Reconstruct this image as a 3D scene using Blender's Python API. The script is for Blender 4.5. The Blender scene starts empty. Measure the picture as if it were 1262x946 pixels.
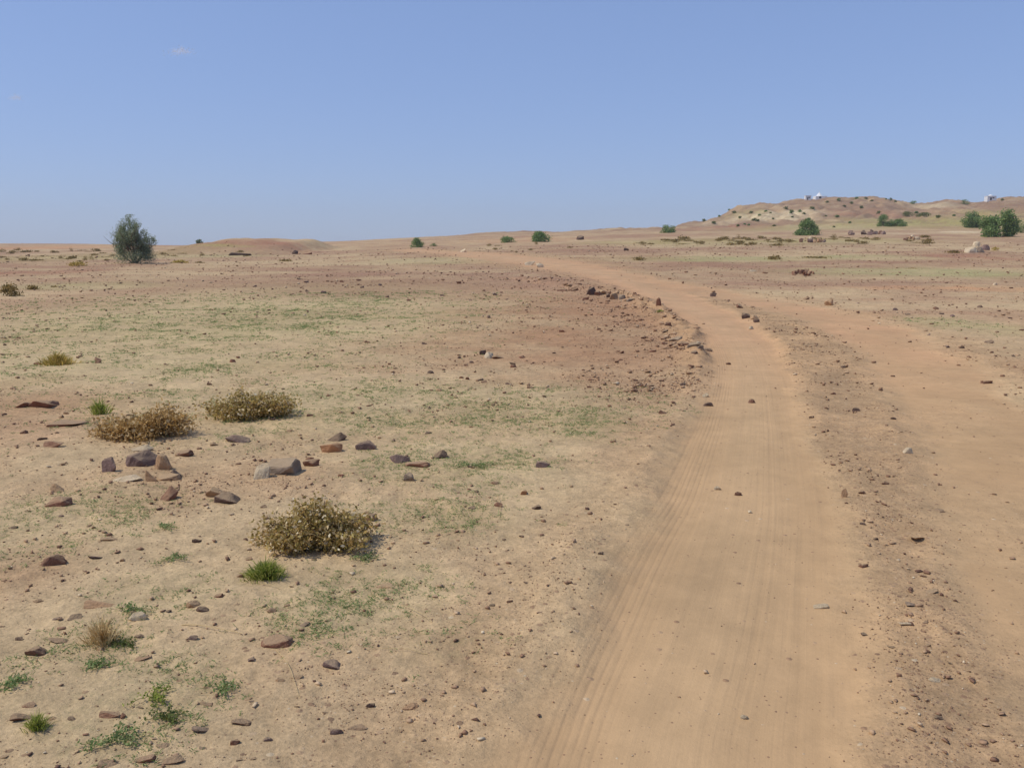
import bpy, bmesh, math, random
import numpy as np
from mathutils import Vector, Matrix, noise as mnoise
random.seed(7); rng = np.random.default_rng(11)
R = math.radians
scene = bpy.context.scene
COL = scene.collection

# ------------------------------------------------------------------ camera, sky, sun, exposure
F = 1050.0; CX, CY = 631.0, 473.0            # focal length and centre of the photograph, in its pixels
CAMH = 1.8; PITCH = math.atan((473 - 302) / F)
cam_d = bpy.data.cameras.new('camera'); cam = bpy.data.objects.new('camera', cam_d); COL.objects.link(cam)
cam_d.sensor_width = 36.0; cam_d.lens = 36.0 * F / 1262.0
cam_d.clip_start = 0.05; cam_d.clip_end = 20000
cam.location = (0, 0, CAMH); cam.rotation_euler = (math.pi / 2 - PITCH, 0, 0)
scene.camera = cam

SUN_EL = 56.0; SUN_AZ = -97.0                 # azimuth clockwise from +Y: the sun stands to the left
world = bpy.data.worlds.new("World"); scene.world = world; world.use_nodes = True
wn = world.node_tree; wn.nodes.clear()
sky = wn.nodes.new('ShaderNodeTexSky'); sky.sky_type = 'NISHITA'; sky.sun_disc = False
sky.sun_elevation = R(SUN_EL); sky.sun_rotation = R(SUN_AZ)
sky.air_density = 1.0; sky.dust_density = 0.3; sky.ozone_density = 6.0; sky.altitude = 50
hs = wn.nodes.new('ShaderNodeGamma'); hs.inputs['Gamma'].default_value = 0.46          # dusty desert air: a much flatter gradient
tn = wn.nodes.new('ShaderNodeVectorMath'); tn.operation = 'MULTIPLY'; tn.inputs[1].default_value = (0.194 / .13, 0.226 / .13, 0.318 / .13)
bg = wn.nodes.new('ShaderNodeBackground'); bg.inputs['Strength'].default_value = 0.13
wo = wn.nodes.new('ShaderNodeOutputWorld')
wn.links.new(sky.outputs[0], hs.inputs['Color']); wn.links.new(hs.outputs[0], tn.inputs[0]); wn.links.new(tn.outputs[0], bg.inputs['Color'])
wn.links.new(bg.outputs[0], wo.inputs['Surface'])
sd = bpy.data.lights.new('sun', 'SUN'); sd.energy = 3.2; sd.angle = R(0.5); sd.color = (1.0, 0.955, 0.88)
sun = bpy.data.objects.new('sun', sd); COL.objects.link(sun)
sv = Vector((math.sin(R(SUN_AZ)) * math.cos(R(SUN_EL)), math.cos(R(SUN_AZ)) * math.cos(R(SUN_EL)), math.sin(R(SUN_EL))))
sun.rotation_euler = sv.to_track_quat('Z', 'Y').to_euler(); sun.location = sv * 50
scene.view_settings.view_transform = 'Standard'; scene.view_settings.look = 'None'
scene.view_settings.gamma = 1.0; scene.view_settings.exposure = 0.0
scene.view_settings.use_curve_mapping = False

# ------------------------------------------------------------------ numeric helpers
_perm = rng.permutation(4096)
_ang = rng.random(4096) * 2 * np.pi
_gx, _gy = np.cos(_ang), np.sin(_ang)
def perlin(x, y):
    xi = np.floor(x).astype(np.int64); yi = np.floor(y).astype(np.int64)
    xf = x - xi; yf = y - yi
    def g(ix, iy, dx, dy):
        h = _perm[(_perm[ix & 4095] + iy) & 4095]
        return _gx[h] * dx + _gy[h] * dy
    u = xf * xf * xf * (xf * (xf * 6 - 15) + 10); v = yf * yf * yf * (yf * (yf * 6 - 15) + 10)
    a = g(xi, yi, xf, yf); b = g(xi + 1, yi, xf - 1, yf)
    c = g(xi, yi + 1, xf, yf - 1); d = g(xi + 1, yi + 1, xf - 1, yf - 1)
    return ((a + u * (b - a)) + v * ((c + u * (d - c)) - (a + u * (b - a)))) * 1.5
def fbm(x, y, o=4, s=1.0):
    t = 0; a = 1.0; n = 0
    for i in range(o):
        t = t + a * perlin(x / s + 17.3 * i, y / s - 9.1 * i); n += a; a *= 0.5; s *= 0.5
    return t / n
def sstep(x, a, b):
    t = np.clip((x - a) / (b - a), 0, 1); return t * t * (3 - 2 * t)

cp, sp = math.cos(PITCH), math.sin(PITCH)
def ray(px, py):
    a = (px - CX) / F; b = (CY - py) / F
    return a, cp + b * sp, b * cp - sp           # x, y, z
def z_at(px, py, Y):
    a, dy, dz = ray(px, py); return CAMH + dz / dy * Y
# terrain: height of the land along a few lines of sight, surveyed as (distance, height)
cols = [-500, 0, 200, 400, 600, 830, 1000, 1262, 1760]
deps = [45, 60, 90, 130, 180, 250, 300]
rows = [[343, 333, 322, 315, 309, 305, 303],
        [343, 333, 322, 315, 309, 305, 303],
        [343, 333, 322, 313, 308, 305, 302.5],
        [342, 332, 321, 313, 306, 301, 299],
        [342, 330, 316.5, 307, 300, 293, 290],
        [342, 329, 314, 304, 294, 285, 281],
        [342, 328, 312, 300.5, 291, 281, 272],
        [341, 326, 312, 300, 288, 272, 263],
        [341, 326, 312, 300, 288, 272, 263]]
skyl = [(-500, 299), (0, 300), (60, 300), (130, 301), (200, 302.5), (225, 303), (390, 298), (440, 296.5), (500, 293), (560, 290), (600, 286), (640, 284.5),
        (700, 285), (760, 281), (830, 279), (842, 273), (865, 270), (880, 266), (897, 258), (908, 253), (925, 249.5), (960, 246.5), (985, 244),
        (1010, 242.5), (1040, 241), (1062, 241.5), (1085, 243), (1105, 246), (1128, 250), (1145, 248.5), (1165, 245), (1185, 247), (1200, 248.5),
        (1215, 244.5), (1235, 243), (1262, 241), (1320, 238), (1500, 244), (1760, 252)]
skyd = [(-500, 380), (390, 380), (600, 360), (830, 350), (900, 360), (1000, 390), (1128, 430), (1200, 420), (1262, 420), (1760, 420)]
NS, NY = 520, 420
pxs = np.linspace(-500, 1760, NS)
LY0, LY1 = math.log(20), math.log(5000)
lys = np.linspace(LY0, LY1, NY); Yg = np.exp(lys)
TZ = np.zeros((NS, NY))
skx = [p[0] for p in skyl]; skv = [p[1] for p in skyl]
for i, px in enumerate(pxs):
    pys = [np.interp(px, cols, [r[k] for r in rows]) for k in range(len(deps))]
    sd_ = np.interp(px, [p[0] for p in skyd], [p[1] for p in skyd]); sy_ = np.interp(px, skx, skv)
    D = [20, 32] + deps + [sd_, sd_ * 1.15, sd_ * 1.6, 5000]
    Z = [0, 0] + [z_at(px, q, d) for q, d in zip(pys, deps)]
    zt = z_at(px, sy_, sd_); Z += [zt, zt * 0.98, zt * 0.3, -60]
    TZ[i] = np.interp(Yg, D, Z)
ker = np.exp(-np.linspace(-2, 2, 13) ** 2); ker /= ker.sum()
pad = np.pad(TZ, ((0, 0), (6, 6)), mode='edge')
TZ = sum(ker[k] * pad[:, k:k + NY] for k in range(13))
k2 = np.array([.25, .5, .25]); pad = np.pad(TZ, ((1, 1), (0, 0)), mode='edge')
TZ = sum(k2[k] * pad[k:k + NS, :] for k in range(3))
def tabz(X, Y):
    Yc = np.maximum(Y, 1e-3)
    px = CX + (X / Yc) * F * (cp + 0.163 * sp)
    u = np.clip((px - pxs[0]) / (pxs[1] - pxs[0]), 0, NS - 1.001)
    v = np.clip((np.log(Yc) - LY0) / (lys[1] - lys[0]), 0, NY - 1.001)
    ui = u.astype(int); vi = v.astype(int); uf = u - ui; vf = v - vi
    z = (TZ[ui, vi] * (1 - uf) + TZ[ui + 1, vi] * uf) * (1 - vf) + (TZ[ui, vi + 1] * (1 - uf) + TZ[ui + 1, vi + 1] * uf) * vf
    return np.where(Y < 20, 0, z)

def flat_pt(px, py):                              # point on the nearly flat foreground
    a, dy, dz = ray(px, py)
    if dz > -0.012: dz = -0.012
    t = CAMH / -dz; return a * t, dy * t, t
def macro(X, Y):                                  # table + mound + ledge
    z = tabz(X, Y)
    # long low mound on the left, about 150 m off, with a steep right end
    xm0, xm1 = -58.0, -34.8
    m = sstep(X, xm0 - 3, xm0 + 8) * (1 - sstep(X, xm1 - 4, xm1 + 1.5)) * sstep(Y, 128, 148) * (1 - sstep(Y, 165, 185))
    m = m * (1 + 0.25 * perlin(X / 6, Y / 9))
    return z + 2.0 * m
def tabY(px, py):                                 # march onto the macro terrain
    a, dy, dz = ray(px, py)
    t = np.geomspace(1.2, 1500, 2500)
    X, Y, Z = a * t, dy * t, CAMH + dz * t
    g = macro(X, Y); b = np.nonzero(Z <= g)[0]
    if len(b) == 0: return X[-1], Y[-1], t[-1]
    k = max(b[0], 1); d0 = Z[k - 1] - g[k - 1]; d1 = Z[k] - g[k]; w = d0 / (d0 - d1 + 1e-9)
    tt = t[k - 1] + w * (t[k] - t[k - 1]); return a * tt, dy * tt, tt

# the two wheel lanes as (x, y, half width) lines on the ground
def lane(pts, ext):
    out = []
    for px, py, hw in pts:
        x, y, t = tabY(px, py); out.append((x, y, hw / F * t))
    return ext + out
laneA = lane([(828, 946, 222), (868, 800, 190), (894, 700, 160), (915, 620, 118), (922, 560, 92), (926, 500, 66), (922, 450, 50),
              (905, 417, 46), (875, 392, 40), (832, 370, 38), (785, 350, 38), (725, 334, 42), (665, 323, 46), (610, 315.5, 42), (570, 312, 30), (500, 308, 20)],
             [(-2.2, -12, .6), (-0.6, -3, .6), (0.1, 0.5, .62), (0.32, 1.6, .62)])
laneB = lane([(1325, 800, 120), (1298, 700, 112), (1268, 620, 108), (1222, 540, 96), (1165, 475, 72), (1102, 427, 60), (1042, 397, 50),
              (970, 378, 42), (895, 364, 36), (830, 353, 30), (780, 345, 22)],
             [(-0.7, -12, .5), (1.1, -3, .5), (2.0, 0.5, .5), (2.35, 2.2, .45)])
def lane_dist(X, Y, L):
    P = np.array(L); best = np.full(X.shape, 1e9); u = np.zeros(X.shape); v = np.zeros(X.shape); hwid = np.ones(X.shape)
    s0 = 0
    for i in range(len(P) - 1):
        a, b = P[i, :2], P[i + 1, :2]; d = b - a; ln = math.hypot(*d)
        t = np.clip(((X - a[0]) * d[0] + (Y - a[1]) * d[1]) / ln ** 2, 0, 1)
        dx = X - a[0] - t * d[0]; dy = Y - a[1] - t * d[1]; dd = np.hypot(dx, dy)
        w = P[i, 2] + t * (P[i + 1, 2] - P[i, 2]); m = dd < best
        sgn = np.sign(d[1] * (X - a[0]) - d[0] * (Y - a[1]))
        best = np.where(m, dd, best); u = np.where(m, dd * sgn, u); v = np.where(m, s0 + t * ln, v); hwid = np.where(m, w, hwid)
        s0 += ln
    return best, u, v, hwid
# smooth the lanes (Catmull-Rom) so they bend rather than kink
def smooth(L, n=6):
    P = np.array(L); out = []
    for i in range(len(P) - 1):
        p0, p1, p2, p3 = P[max(i - 1, 0)], P[i], P[i + 1], P[min(i + 2, len(P) - 1)]
        for k in range(n):
            t = k / n
            out.append(0.5 * ((2 * p1) + (-p0 + p2) * t + (2 * p0 - 5 * p1 + 4 * p2 - p3) * t * t + (-p0 + 3 * p1 - 3 * p2 + p3) * t ** 3))
    out.append(P[-1]); return [tuple(o) for o in out]
laneA = smooth(laneA, 4); laneB = smooth(laneB, 4)
# crest of the rocky ledge left of the track
ledge = [tabY(px, py)[:2] for px, py in [(640, 345), (700, 354), (735, 361), (780, 368), (800, 385), (830, 402), (868, 427), (860, 445), (820, 475)]]
ledge = [(x, y, 1.0) for x, y in ledge]

def tracks(X, Y):
    da, ua, va, wa = lane_dist(X, Y, laneA); db, ub, vb, wb = lane_dist(X, Y, laneB)
    wob = 0.10 * perlin(X / 0.55, Y / 0.8) + 0.05 * perlin(X / 0.17, Y / 0.2) + 0.13 * perlin(X / 1.9 + 3, Y / 2.7)
    ma = 1 - sstep(da / wa + wob * 1.4, 0.70, 1.22); mb = 1 - sstep(db / wb + wob * 2.0, 0.55, 1.3)
    return ma, mb, ua, va, wa, ub, vb, wb, da / wa, db / wb
def H(X, Y, full=None):
    X = np.asarray(X, float); Y = np.asarray(Y, float)
    r = np.hypot(X, Y)
    z = macro(X, Y)
    if full is None: full = tracks(X, Y)
    ma, mb, ua, va, wa, ub, vb, wb, na, nb = full
    m = np.maximum(ma, mb); nr = np.minimum(na, nb)
    far = sstep(r, 25, 70); hill = sstep(z, 4, 13)
    z = z + far * (1 - hill) * 0.22 * fbm(X, Y, 3, 17.0) + far * 0.08 * fbm(X + 50, Y, 2, 4.0) * (1 - m)
    rid = 1 - np.abs(fbm(X * 1.0, Y * 0.55, 4, 26.0)) * 2.2
    z = z + hill * (rid * 2.2 - 1.6) + hill * 0.9 * fbm(X, Y, 4, 8.0) - hill * .9 * np.maximum(0, 1 - np.abs(perlin(X / 9 + .8 * perlin(X / 20, Y / 20), Y / 45)) * 3.2)
    off = 1 - m
    z = z + off * (0.045 * fbm(X, Y, 3, 1.7) + 0.018 * fbm(X + 9, Y, 3, 0.42) + 0.007 * fbm(X, Y + 5, 2, 0.11) * (1 - sstep(r, 12, 25)))
    z = z + m * (0.010 * fbm(X, Y, 2, 1.2) + 0.003 * perlin(X / .2, Y / .2))
    # low berm beside the ruts, pressed tyre path, raised stony middle
    z = z - 0.012 * ma - 0.012 * mb + 0.009 * np.exp(-((nr - 1.2) / 0.2) ** 2) * (1 - far) * (1 + 1.5 * perlin(X / .5, Y / .7))
    tz = (np.exp(-((ua / wa + 0.52) / 0.14) ** 4) + 0.5 * np.exp(-((ua / wa - 0.55) / 0.16) ** 4)) * ma
    z = z - 0.004 * tz * (1 - sstep(r, 10, 20))
    # ledge: the left shelf stands a little above the track
    d, u, v, _ = lane_dist(X, Y, ledge)
    fall = np.exp(-(d / 1.6) ** 2) * np.where(u < 0, 1.0, np.exp(-(d / 0.35) ** 2))
    z = z + 0.10 * fall * (1 - m) * sstep(r, 11, 15) * (1 + .9 * perlin(X / .5, Y / .5) + .5 * perlin(X / .17, Y / .17))
    return z
def at(px, py):
    a, dy, dz = ray(px, py); t = np.geomspace(1.5, 900, 1800)
    for it in range(2):
        X, Y, Z = a * t, dy * t, CAMH + dz * t
        g = H(X, Y); b = np.nonzero(Z <= g)[0]
        if len(b) == 0: k = int(np.argmin(Z - g))
        else: k = max(b[0], 1)
        if it == 0: t = np.linspace(t[max(k - 1, 0)], t[k], 12)
    return Vector((X[k], Y[k], g[k])), float(t[k])

# ------------------------------------------------------------------ soil colour patches (soft ellipses on the ground)
def lin(c): return np.array([((v / 255) / 12.92 if v <= 10 else (((v / 255) + 0.055) / 1.055) ** 2.4) for v in c])
SAND, TRACK, PINK = lin((184, 157, 120)), lin((192, 155, 114)), lin((196, 153, 115))
BROWN, PURP, GREEN = lin((152, 116, 86)), lin((148, 113, 91)), lin((158, 154, 104))
PALE, OCHRE, HILLC, RED = lin((208, 188, 150)), lin((192, 142, 100)), lin((138, 110, 88)), lin((156, 104, 80))
ALB = np.array([.92, .92, .885])
YGREEN = lin((158, 150, 92))
def patch(X, Y, px, py, w, h, soft=0.6):
    x, y, _ = tabY(px, py); x0, y0, _ = tabY(px, py + h / 2); x1, y1, t1 = tabY(px, py - h / 2)
    rx = w / 2 / F * y; ry = max((y1 - y0) / 2, 0.1); yc = (y0 + y1) / 2
    # keep the patch round the same line of sight's ground point
    d = np.hypot((X - x * yc / y) / rx, (Y - yc) / ry)
    return 1 - sstep(d, 1 - soft, 1 + soft)
P_GREEN = [(180, 640, 720, 560, .42), (350, 400, 700, 110, .45), (300, 400, 560, 60, .75), (430, 375, 200, 22, .7), (470, 505, 600, 70, .7), (560, 570, 260, 60, .8), (700, 520, 150, 50, .8), (200, 450, 480, 50, .6),
           (230, 500, 260, 60, .5), (170, 870, 200, 130, .7), (200, 730, 170, 60, .5), (440, 740, 230, 90, .6), (520, 640, 260, 60, .45), (90, 640, 220, 90, .45), (80, 820, 180, 120, .4), (560, 790, 150, 70, .3)]
P_FAR = [  # px, py, w, h, colour, strength
    (1120, 335, 260, 12, 'G', .7), (1190, 402, 110, 22, 'G', .45), (1064, 317, 120, 6, 'G', .7), (870, 319, 240, 7, 'G', .8), (960, 300, 300, 5, 'G', .4),
    (110, 352, 200, 10, 'G', .35), (560, 320, 180, 8, 'G', .5), (90, 318, 260, 12, 'Y', .45), (270, 315, 120, 6, 'G', .5), (280, 303, 70, 4, 'Y', .8),
    (820, 298, 200, 6, 'Y', .6), (1170, 274, 260, 16, 'Y', .75), (1240, 262, 80, 10, 'Y', .6), (915, 262, 60, 14, 'Y', .45), (1010, 296, 220, 5, 'Y', .6),
    (560, 343, 560, 20, 'P', .7), (700, 400, 380, 80, 'B', .9), (600, 440, 560, 60, 'B', .45), (770, 560, 180, 260, 'B', .35), (40, 540, 160, 90, 'R', .3), (1080, 352, 420, 14, 'P', .6), (1000, 326, 260, 8, 'P', .7), (900, 307, 300, 6, 'P', .7),
    (1180, 440, 240, 50, 'B', .55), (1240, 320, 120, 14, 'R', .5), (40, 336, 140, 8, 'R', .5), (1230, 355, 120, 8, 'O', .6), (1120, 355, 200, 5, 'O', .5), (1010, 385, 120, 14, 'O', .4),
    (780, 318, 120, 6, 'R', .4), (640, 296, 160, 6, 'O', .35), (60, 306, 160, 6, 'O', .6), (900, 280, 120, 6, 'R', .5), (1060, 262, 120, 8, 'R', .35),
    (955, 267, 95, 9, 'L', .95), (985, 261, 60, 6, 'L', .9), (1100, 288, 90, 3, 'L', .5), (1030, 280, 90, 8, 'L', .4), (885, 274, 60, 6, 'L', .4), (1160, 253, 50, 6, 'L', .8), (1185, 286, 60, 2.5, 'L', .9),
    (1205, 250, 50, 3, 'L', .8), (315, 298, 150, 8, 'R', .6), (60, 304, 200, 5, 'O', .4), (1040, 248, 260, 14, 'H', .9), (1240, 252, 120, 9, 'H', .8), (930, 253, 70, 8, 'H', .9), (1000, 280, 200, 8, 'Y', .5),
    (20, 505, 120, 40, 'B', .5), (20, 720, 140, 120, 'B', .45), (1120, 600, 120, 160, 'B', .35), (1100, 860, 140, 160, 'B', .3), (720, 690, 150, 150, 'B', .25)]
def soil(X, Y, Z, full):
    ma, mb, ua, va, wa, ub, vb, wb, na, nb = full
    r = np.hypot(X, Y); m = np.maximum(ma, mb * np.clip(.86 + .35 * perlin(X / .9, Y / 1.6), .5, .98))
    n1 = fbm(X, Y, 4, 6.0); n2 = fbm(X + 31, Y - 8, 4, 1.3); n3 = fbm(X - 70, Y + 3, 3, 25.0)
    n4 = fbm(X + 3, Y * 1.0, 3, 0.25)
    c = np.repeat(SAND[None], len(X), 0)
    def mix(col, f):
        nonlocal c
        f = np.clip(f, 0, 1)[:, None]; c = c * (1 - f) + col[None] * f
    gravel = np.clip(0.30 + 1.5 * n1 + 1.2 * n2, 0, 1)
    midf = sstep(r, 13, 32)
    mix(BROWN, gravel * 0.5); gravel = gravel * 0.7
    mix(PURP, midf * np.clip(0.45 + 1.3 * n3 + 0.8 * n1, 0, 1) * 0.75)
    mix(HILLC, sstep(Z, 4, 10) * 0.9 * np.clip(0.85 + n1 + n3, 0, 1))
    mix(PALE, sstep(Z, 7, 14) * np.clip(n3 * 2.2 + n1 - 0.35, 0, 1) * 0.4)
    g = np.zeros(len(X))
    for px, py, w, h, s in P_GREEN: g = np.maximum(g, s * patch(X, Y, px, py, w, h))
    g = g * (1 - m) * np.clip(0.75 + 0.9 * n2 + 0.5 * n1, 0, 1.2)
    cmap = {'G': GREEN, 'Y': YGREEN, 'P': PURP, 'B': BROWN, 'R': RED, 'O': OCHRE, 'L': PALE, 'H': HILLC}
    brk = 0.65 + 0.9 * n1 + 0.7 * n2
    for px, py, w, h, k, s in P_FAR:
        f = s * patch(X, Y, px, py, w, h) * np.clip(brk, 0.15, 1.15)
        if k != 'O': f = f * (1 - 0.9 * m)
        mix(cmap[k], f)
        if k in 'BPR': gravel = np.maximum(gravel, f)
        if k in 'GY': gravel = gravel * (1 - f * .7); g = np.maximum(g, f * .8 * (r < 60))
    mix(GREEN, g * (0.20 + 0.30 * sstep(r, 7, 18)))
    edge = np.clip(1 - np.abs(np.minimum(na, nb) - 1.25) / 0.6, 0, 1) * (1 - m)
    mid = (ua > 0) & (ub < 0)
    gravel = np.maximum(gravel, edge * 0.35); gravel = np.where(mid & (r < 30), np.maximum(gravel, (0.62 + .5 * n2) * (1 - m)), gravel)
    mix(lin((150, 122, 92)), np.where(mid & (r < 34), 0.8 * (1 - m), 0)); mix(lin((156, 126, 94)), .45 * np.exp(-((np.minimum(na, nb) - 1.5) / .45) ** 2) * (1 - m) * np.clip(.6 + n2, 0, 1)); mix(TRACK, np.where(mid, .4 * np.clip(.2 + 1.6 * n2, 0, 1), 0)); mix(TRACK, .3 * edge)
    mix(TRACK, m * 0.95 * (1 - .5 * midf)); mix(PINK, m * sstep(r, 8, 20) * (0.75 + .5 * n2))
    mix(PALE, ma * 0.10 * np.exp(-(na / .6) ** 2))
    gravel = gravel * (1 - 0.92 * m); gravel = np.maximum(gravel, .35 * mb * (1 - m))
    v = ((1 + 0.14 * n2 + 0.10 * n4 + 0.08 * n1) * (1 + .28 * (1 - m) * (1 - .55 * sstep(r, 18, 60))))[:, None]
    v2 = np.stack([1 + 0 * n3, 1 - 0.03 * n3, 1 - 0.06 * n3], 1)
    return np.clip(c * v * v2 * ALB, 0.01, 0.95), g, gravel, m

# ------------------------------------------------------------------ materials
def mat(name):
    m = bpy.data.materials.new(name); m.use_nodes = True; nt = m.node_tree; nt.nodes.clear()
    o = nt.nodes.new('ShaderNodeOutputMaterial'); b = nt.nodes.new('ShaderNodeBsdfPrincipled')
    b.inputs['Roughness'].default_value = 0.95
    b.inputs['Specular IOR Level'].default_value = 0.12
    nt.links.new(b.outputs[0], o.inputs[0]); return m, nt, b
def N(nt, t, **k):
    n = nt.nodes.new(t)
    for a, v in k.items(): setattr(n, a, v)
    return n
def noise_n(nt, vec, scale, detail=4, rough=.6):
    n = N(nt, 'ShaderNodeTexNoise'); n.inputs['Scale'].default_value = scale; n.inputs['Detail'].default_value = detail
    n.inputs['Roughness'].default_value = rough; nt.links.new(vec, n.inputs['Vector']); return n.outputs['Fac']
def mth(nt, op, a, b=None, c=None, clamp=False):
    n = N(nt, 'ShaderNodeMath', operation=op); n.use_clamp = clamp
    for i, v in enumerate((a, b, c)):
        if v is None: continue
        if isinstance(v, (int, float)): n.inputs[i].default_value = v
        else: nt.links.new(v, n.inputs[i])
    return n.outputs[0]
def mixc(nt, f, a, b, mode='MIX'):
    n = N(nt, 'ShaderNodeMix', data_type='RGBA', blend_type=mode)
    for i, v in ((0, f), (6, a), (7, b)):
        if isinstance(v, (int, float)): n.inputs[i].default_value = v
        elif isinstance(v, (tuple, list, np.ndarray)): n.inputs[i].default_value = (*[float(q) for q in v[:3]], 1)
        else: nt.links.new(v, n.inputs[i])
    return n.outputs[2]
def ramp(nt, f, stops):
    n = N(nt, 'ShaderNodeValToRGB'); e = n.color_ramp.elements
    while len(e) < len(stops): e.new(0.5)
    for i, (p, c) in enumerate(stops): e[i].position = p; e[i].color = (*[float(q) for q in c[:3]], 1)
    nt.links.new(f, n.inputs[0]); return n.outputs[0]

GROUND, nt, b = mat('desert_soil')
geo = N(nt, 'ShaderNodeNewGeometry'); pos = geo.outputs['Position']
ac = N(nt, 'ShaderNodeAttribute', attribute_name='soil'); ak = N(nt, 'ShaderNodeAttribute', attribute_name='masks'); at_ = N(nt, 'ShaderNodeAttribute', attribute_name='lane')
sk = N(nt, 'ShaderNodeSeparateColor'); nt.links.new(ak.outputs['Color'], sk.inputs[0])
gm, vm, tm = sk.outputs[0], sk.outputs[1], sk.outputs[2]      # gravel, vegetation, track
sl = N(nt, 'ShaderNodeSeparateXYZ'); nt.links.new(at_.outputs['Vector'], sl.inputs[0])
def vscale(v, s):
    n = N(nt, 'ShaderNodeVectorMath', operation='MULTIPLY'); nt.links.new(v, n.inputs[0]); n.inputs[1].default_value = s; return n.outputs[0]
fine = noise_n(nt, pos, 48, 6, .75); med = noise_n(nt, pos, 9, 5, .65); coarse = noise_n(nt, pos, 1.6, 5, .65); big = noise_n(nt, pos, .22, 4, .6)
lines = noise_n(nt, vscale(at_.outputs['Vector'], (26, .25, 1)), 1.0, 3, .6)
tread = noise_n(nt, vscale(at_.outputs['Vector'], (9, .5, 1)), 1.0, 2, .5)
rough_m = mth(nt, 'SUBTRACT', 1.0, tm)
lz = sl.outputs[2]
lzw = mth(nt, 'ADD', lz, mth(nt, 'MULTIPLY', mth(nt, 'SUBTRACT', noise_n(nt, vscale(at_.outputs['Vector'], (0, .5, 0)), 1.0, 2, .5), .5), .05))
def window(c, w):      # 1 near lane coordinate c
    return mth(nt, 'SUBTRACT', 1.0, mth(nt, 'DIVIDE', mth(nt, 'ABSOLUTE', mth(nt, 'SUBTRACT', lzw, c)), w), clamp=True)
brk = ramp(nt, noise_n(nt, vscale(at_.outputs['Vector'], (2.5, .8, 0)), 1.0, 3, .6), [(.32, (0, 0, 0)), (.46, (1, 1, 1))])
tyre = mth(nt, 'MULTIPLY', mth(nt, 'MULTIPLY', mth(nt, 'POWER', mth(nt, 'MULTIPLY_ADD', mth(nt, 'SINE', mth(nt, 'MULTIPLY', lzw, 110.0)), .5, .5), 2.0), mth(nt, 'MULTIPLY', window(-.60, .26), 1.6, clamp=True)), brk)
tyre2 = mth(nt, 'MULTIPLY', mth(nt, 'MULTIPLY', mth(nt, 'POWER', mth(nt, 'MULTIPLY_ADD', mth(nt, 'SINE', mth(nt, 'MULTIPLY', lzw, 96.0)), .5, .5), 3.0), window(.28, .3)), brk)
rim = mth(nt, 'ADD', window(-.84, .035), mth(nt, 'MULTIPLY', window(.30, .02), .6))
groove = mth(nt, 'MULTIPLY', mth(nt, 'ADD', mth(nt, 'ADD', tyre, mth(nt, 'MULTIPLY', tyre2, .5)), rim), mth(nt, 'GREATER_THAN', tm, .15))
# value modulation
def modul(f, amp):    # 1 + (f-.5)*amp
    return mth(nt, 'MULTIPLY_ADD', mth(nt, 'SUBTRACT', f, .5), amp, 1.0)
amp = mth(nt, 'MULTIPLY_ADD', rough_m, .75, .16)
v = mth(nt, 'MULTIPLY', modul(fine, mth(nt, 'MULTIPLY', amp, 1.35)), modul(med, amp))
v = mth(nt, 'MULTIPLY', v, modul(coarse, mth(nt, 'MULTIPLY_ADD', rough_m, .50, .20)))
v = mth(nt, 'MULTIPLY', v, modul(big, .25))
v = mth(nt, 'MULTIPLY', v, modul(lines, mth(nt, 'MULTIPLY', tm, .12)))
v = mth(nt, 'MULTIPLY', v, modul(tread, mth(nt, 'MULTIPLY', tm, .10)))
cc = N(nt, 'ShaderNodeVectorMath', operation='SCALE'); nt.links.new(ac.outputs['Color'], cc.inputs[0]); nt.links.new(v, cc.inputs['Scale'])
col = cc.outputs[0]
# pebble colours: cells of two sizes
def cells(scale, dens_lo, dens_hi, cols_, amount):
    global col
    vo = N(nt, 'ShaderNodeTexVoronoi'); vo.inputs['Scale'].default_value = scale; nt.links.new(pos, vo.inputs['Vector'])
    s = N(nt, 'ShaderNodeSeparateColor'); nt.links.new(vo.outputs['Color'], s.inputs[0])
    thr = mth(nt, 'MULTIPLY_ADD', gm, dens_hi - dens_lo, dens_lo)
    on = mth(nt, 'LESS_THAN', s.outputs[0], thr); inr = mth(nt, 'LESS_THAN', vo.outputs['Distance'], .42)
    f = mth(nt, 'MULTIPLY', mth(nt, 'MULTIPLY', on, inr), amount)
    col = mixc(nt, f, col, ramp(nt, s.outputs[1], cols_))
    return mth(nt, 'MULTIPLY', on, mth(nt, 'SUBTRACT', 1.0, mth(nt, 'MINIMUM', mth(nt, 'MULTIPLY', vo.outputs['Distance'], 2.2), 1.0)))
stc = [(0, lin((104, 78, 64))), (.2, lin((140, 106, 82))), (.5, lin((150, 118, 92))), (.88, lin((184, 152, 118))), (1, lin((212, 192, 158)))]
h1 = cells(75, .015, .32, stc, .7); h2 = cells(30, .008, .20, stc, .65)
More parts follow.
